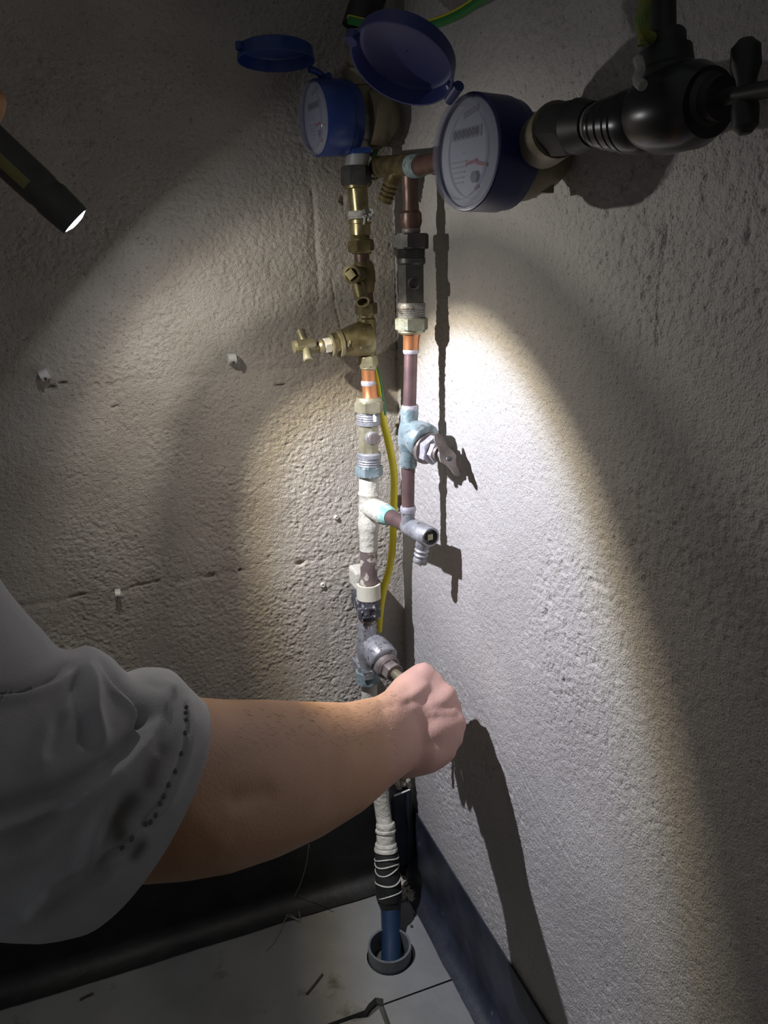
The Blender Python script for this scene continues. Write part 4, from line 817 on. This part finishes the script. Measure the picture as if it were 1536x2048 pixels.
dsp += .0030*stroke(px_, [(888, 1402), (900, 1388)], 14)+.0012*stroke(px_, [(868, 1428), (905, 1425)], 8)
dsp += .0022*stroke(px_, [(850, 1332), (862, 1342)], 12)
dsp += .0012*stroke(px_, [(800, 1405), (850, 1372)], 10)-.0010*stroke(px_, [(770, 1412), (850, 1400)], 9)
dsp -= .0024*stroke(px_, [(480, 1600), (530, 1590)], 28)+.0008*stroke(px_, [(455, 1712), (475, 1665), (520, 1630)], 16)
dsp += .0010*stroke(px_, [(400, 1640), (440, 1690)], 30)
co2 = co+no*(dsp[:, None]*front).astype(np.float32); me2.vertices.foreach_set('co', co2.ravel())
att = me2.attributes.new('pink', 'FLOAT', 'POINT'); att.data.foreach_set('value', np.clip(ss(730, 850, px_[:, 0]), 0, 1).astype(np.float32)); me2.update()
# fine hair on the top of the forearm
hg = G(); hr = np.random.default_rng(2); cand = np.where(front[:, 0] & (px_[:, 0] > 470) & (px_[:, 0] < 800) & (px_[:, 1] < 1500) & (px_[:, 1] > 1380))[0]
for i in hr.choice(cand, min(230, len(cand)), replace=False):
    p = co2[i].astype(float); nn = no[i].astype(float); dr = RT*.9-UPV*.25*hr.normal()+UPV*.05; dr = dr-nn*(dr@nn)*.8+nn*.25; dr /= np.linalg.norm(dr); Lh = hr.uniform(.003, .006)
    e = np.cross(dr, nn); e /= np.linalg.norm(e)
    hg.add([p-e*.00003, p+e*.00003, p+nn*.00009, p+dr*Lh*.55, p+dr*Lh-nn*.0006], [(0, 1, 3), (1, 2, 3), (2, 0, 3), (0, 3, 4), (1, 3, 4)])
ho = hg.done('arm_hair', mat('hair', (.55, .38, .20), rough=.4), person); ho['kind'] = 'stuff'

# shirt sleeve
SR = [((400, 1396), (128, 1872), 92, 0.477, 0.0572), ((372, 1370), (92, 1880), 90, 0.474, 0.0616), ((340, 1340), (55, 1885), 86, 0.472, 0.0660), ((300, 1338), (15, 1885), 82, 0.469, 0.0682), ((258, 1346), (-30, 1880), 76, 0.465, 0.0704), ((220, 1312), (-70, 1872), 70, 0.462, 0.0726),
      ((185, 1294), (-110, 1862), 64, 0.458, 0.0737), ((152, 1300), (-150, 1850), 58, 0.454, 0.0748), ((118, 1296), (-200, 1845), 50, 0.450, 0.0759), ((80, 1256), (-250, 1835), 45, 0.446, 0.0770), ((30, 1200), (-310, 1820), 40, 0.440, 0.0792), ((-20, 1130), (-380, 1800), 35, 0.434, 0.0814), ((-80, 1050), (-460, 1790), 30, 0.428, 0.0836), ((-160, 960), (-560, 1790), 20, 0.422, 0.0880)]
NS = 220
keys = []
for k in range(len(SR)): keys.append(np.array(px_ring(*SR[k], n=NS)))
KI = np.linspace(0, len(SR)-1, 170); rings = []
for t in KI:
    i = min(int(t), len(SR)-2); f_ = t-i; a0 = keys[max(i-1, 0)]; a1 = keys[i]; a2_ = keys[i+1]; a3_ = keys[min(i+2, len(SR)-1)]
    rings.append(.5*((2*a1)+(a2_-a0)*f_+(2*a0-5*a1+4*a2_-a3_)*f_**2+(3*a1-a0-3*a2_+a3_)*f_**3))
S = np.array(rings)                                                            # (170, NS, 3)
cen = S.mean(axis=1, keepdims=True); nrm = S-cen; nrm /= np.linalg.norm(nrm, axis=2, keepdims=True)
sp = project(S.reshape(-1, 3)); fr = ((nrm.reshape(-1, 3) @ (-FW)) > -.15)
wgt = np.clip((nrm.reshape(-1, 3) @ (-FW))*2.5+.5, 0, 1)
D = np.zeros(len(sp))
def valley(pts, wd, dep):
    global D
    D -= dep*stroke(sp, pts, wd)
def ridge(pts, wd, dep):
    global D
    D += dep*stroke(sp, pts, wd)
valley([(300, 1428), (285, 1455), (245, 1500), (185, 1545), (110, 1590), (0, 1618)], 20, .0085)
ridge([(335, 1372), (322, 1410), (290, 1480), (230, 1545), (130, 1610), (0, 1655)], 17, .0050)
valley([(198, 1322), (232, 1360), (272, 1402), (300, 1428)], 14, .0060)
ridge([(182, 1300), (205, 1345), (240, 1395), (275, 1430)], 9, .0040)
ridge([(262, 1345), (310, 1338), (335, 1350), (340, 1375)], 14, .0045)
valley([(255, 1352), (290, 1358), (318, 1375)], 8, .004)
ridge([(172, 1310), (185, 1360), (190, 1420), (205, 1480)], 14, .0040)
valley([(150, 1345), (165, 1400), (172, 1480)], 16, .0035)
ridge([(155, 1332), (110, 1375), (50, 1395), (-20, 1400)], 12, .0045)
valley([(150, 1318), (100, 1352), (40, 1378), (-20, 1384)], 10, .0055)
ridge([(95, 1470), (80, 1520)], 18, .002); valley([(120, 1440), (100, 1500)], 14, .002)
ridge([(300, 1520), (220, 1600), (190, 1660), (170, 1740)], 20, .0032); valley([(250, 1620), (225, 1690), (215, 1730)], 20, .0035)
ridge([(210, 1540), (130, 1650), (80, 1700), (0, 1730)], 26, .0025); valley([(120, 1620), (60, 1660), (0, 1680)], 20, .0030)
ridge([(280, 1660), (210, 1710), (130, 1760), (60, 1830)], 12, .0028); valley([(255, 1700), (180, 1730), (110, 1780)], 10, .0030)
ridge([(383, 1400), (388, 1450), (380, 1510), (362, 1560), (338, 1610), (296, 1662), (250, 1710), (190, 1760)], 9, .0012)
valley([(372, 1410), (374, 1455), (366, 1505), (349, 1550), (326, 1600), (284, 1650), (240, 1696), (180, 1745)], 5, .0012)
D = D*wgt
u_ = np.repeat(np.arange(170), NS)/170; th_ = np.tile(np.arange(NS), 170)/NS
D += .0007*(vn(u_, th_, .05, 41)-.5)
S2 = S.reshape(-1, 3)+nrm.reshape(-1, 3)*D[:, None]
V = list(S2); F = []
for k in range(169):
    for i in range(NS):
        j = (i+1) % NS; F.append((k*NS+i, k*NS+j, (k+1)*NS+j, (k+1)*NS+i))
F.append(tuple(169*NS+i for i in range(NS)))
# turned-in hem
hem = []
for q in range(1, 6):
    ring = S2[:NS]+(S2[NS*3:NS*4]-S2[:NS])*(.2*q)-nrm[0]*(.0022 if q > 0 else 0); hem.append(ring)
base_i = len(V)
for q, ring in enumerate(hem):
    V += list(ring); prev = base_i+(q-1)*NS if q else 0; cur = base_i+q*NS
    for i in range(NS): j = (i+1) % NS; F.append((cur+i, cur+j, prev+j, prev+i))
mc_ = bpy.data.materials.new('grey_jersey'); mc_.use_nodes = True; n = mc_.node_tree.nodes; l_ = mc_.node_tree.links; b = n['Principled BSDF']; b.inputs['Roughness'].default_value = .9
t = n.new('ShaderNodeTexCoord'); nz = n.new('ShaderNodeTexNoise'); nz.inputs['Scale'].default_value = 30; nz.inputs['Detail'].default_value = 4; l_.new(t.outputs['Object'], nz.inputs[0])
r_ = ramp(n, [(.35, (.50, .50, .525)), (.65, (.58, .58, .60))]); l_.new(nz.outputs[0], r_.inputs[0])
at = n.new('ShaderNodeAttribute'); at.attribute_name = 'stain'; mx = n.new('ShaderNodeMix'); mx.data_type = 'RGBA'; l_.new(at.outputs['Fac'], mx.inputs['Factor']); l_.new(r_.outputs[0], mx.inputs[6]); mx.inputs[7].default_value = (.13, .12, .10, 1); l_.new(mx.outputs[2], b.inputs['Base Color'])
wv_ = n.new('ShaderNodeTexNoise'); wv_.inputs['Scale'].default_value = 1500; l_.new(t.outputs['Object'], wv_.inputs[0]); bp_ = n.new('ShaderNodeBump'); bp_.inputs['Distance'].default_value = .0004; l_.new(wv_.outputs[0], bp_.inputs['Height']); l_.new(bp_.outputs[0], b.inputs['Normal'])
b.inputs['Sheen Weight'].default_value = .2
so = link('shirt_sleeve', V, F, mc_, person); so['label'] = 'stained grey jersey sleeve with a turned hem'
bm = bmesh.new(); bm.from_mesh(so.data); bmesh.ops.recalc_face_normals(bm, faces=bm.faces); bm.to_mesh(so.data); bm.free()
spx = project(np.array(V)); stn = .9*stroke(spx, [(325, 1500), (305, 1540), (300, 1565)], 17)+.75*stroke(spx, [(265, 1600), (235, 1640), (240, 1670)], 22)+.7*stroke(spx, [(285, 1690), (270, 1712)], 12)+.35*stroke(spx, [(100, 1640), (30, 1690)], 30)+.35*stroke(spx, [(200, 1740), (100, 1820)], 30)
wall_n = np.array([vn(np.array([v_[0]]), np.array([v_[2]]), .012, 50)[0] for v_ in V]); stn = np.clip(stn*(.6+.8*wall_n), 0, 1)
att = so.data.attributes.new('stain', 'FLOAT', 'POINT'); att.data.foreach_set('value', stn.astype(np.float32))
# hem stitches
st_px = [(371, 1415), (372, 1425), (372, 1441), (372, 1465), (364, 1507), (353, 1541), (338, 1570), (330, 1590), (320, 1607), (311, 1626), (300, 1640), (288, 1652), (262, 1678), (245, 1694)]
g1 = G()
for (x, y) in st_px:
    i = int(np.argmin(np.hypot(sp[:, 0]-x, sp[:, 1]-y)+np.where(fr, 0, 1e4))); p = S2[i]+nrm.reshape(-1, 3)[i]*.0002; tdn = RT*-.3-UPV
    g1.tube([p-tdn*.0014, p+nrm.reshape(-1, 3)[i]*.0005, p+tdn*.0014], [.0004, .0012, .0004], 6)
o = g1.done('hem_stitching', mat('stitch_dark', (.16, .17, .19), rough=.9), so); o['kind'] = 'stuff'
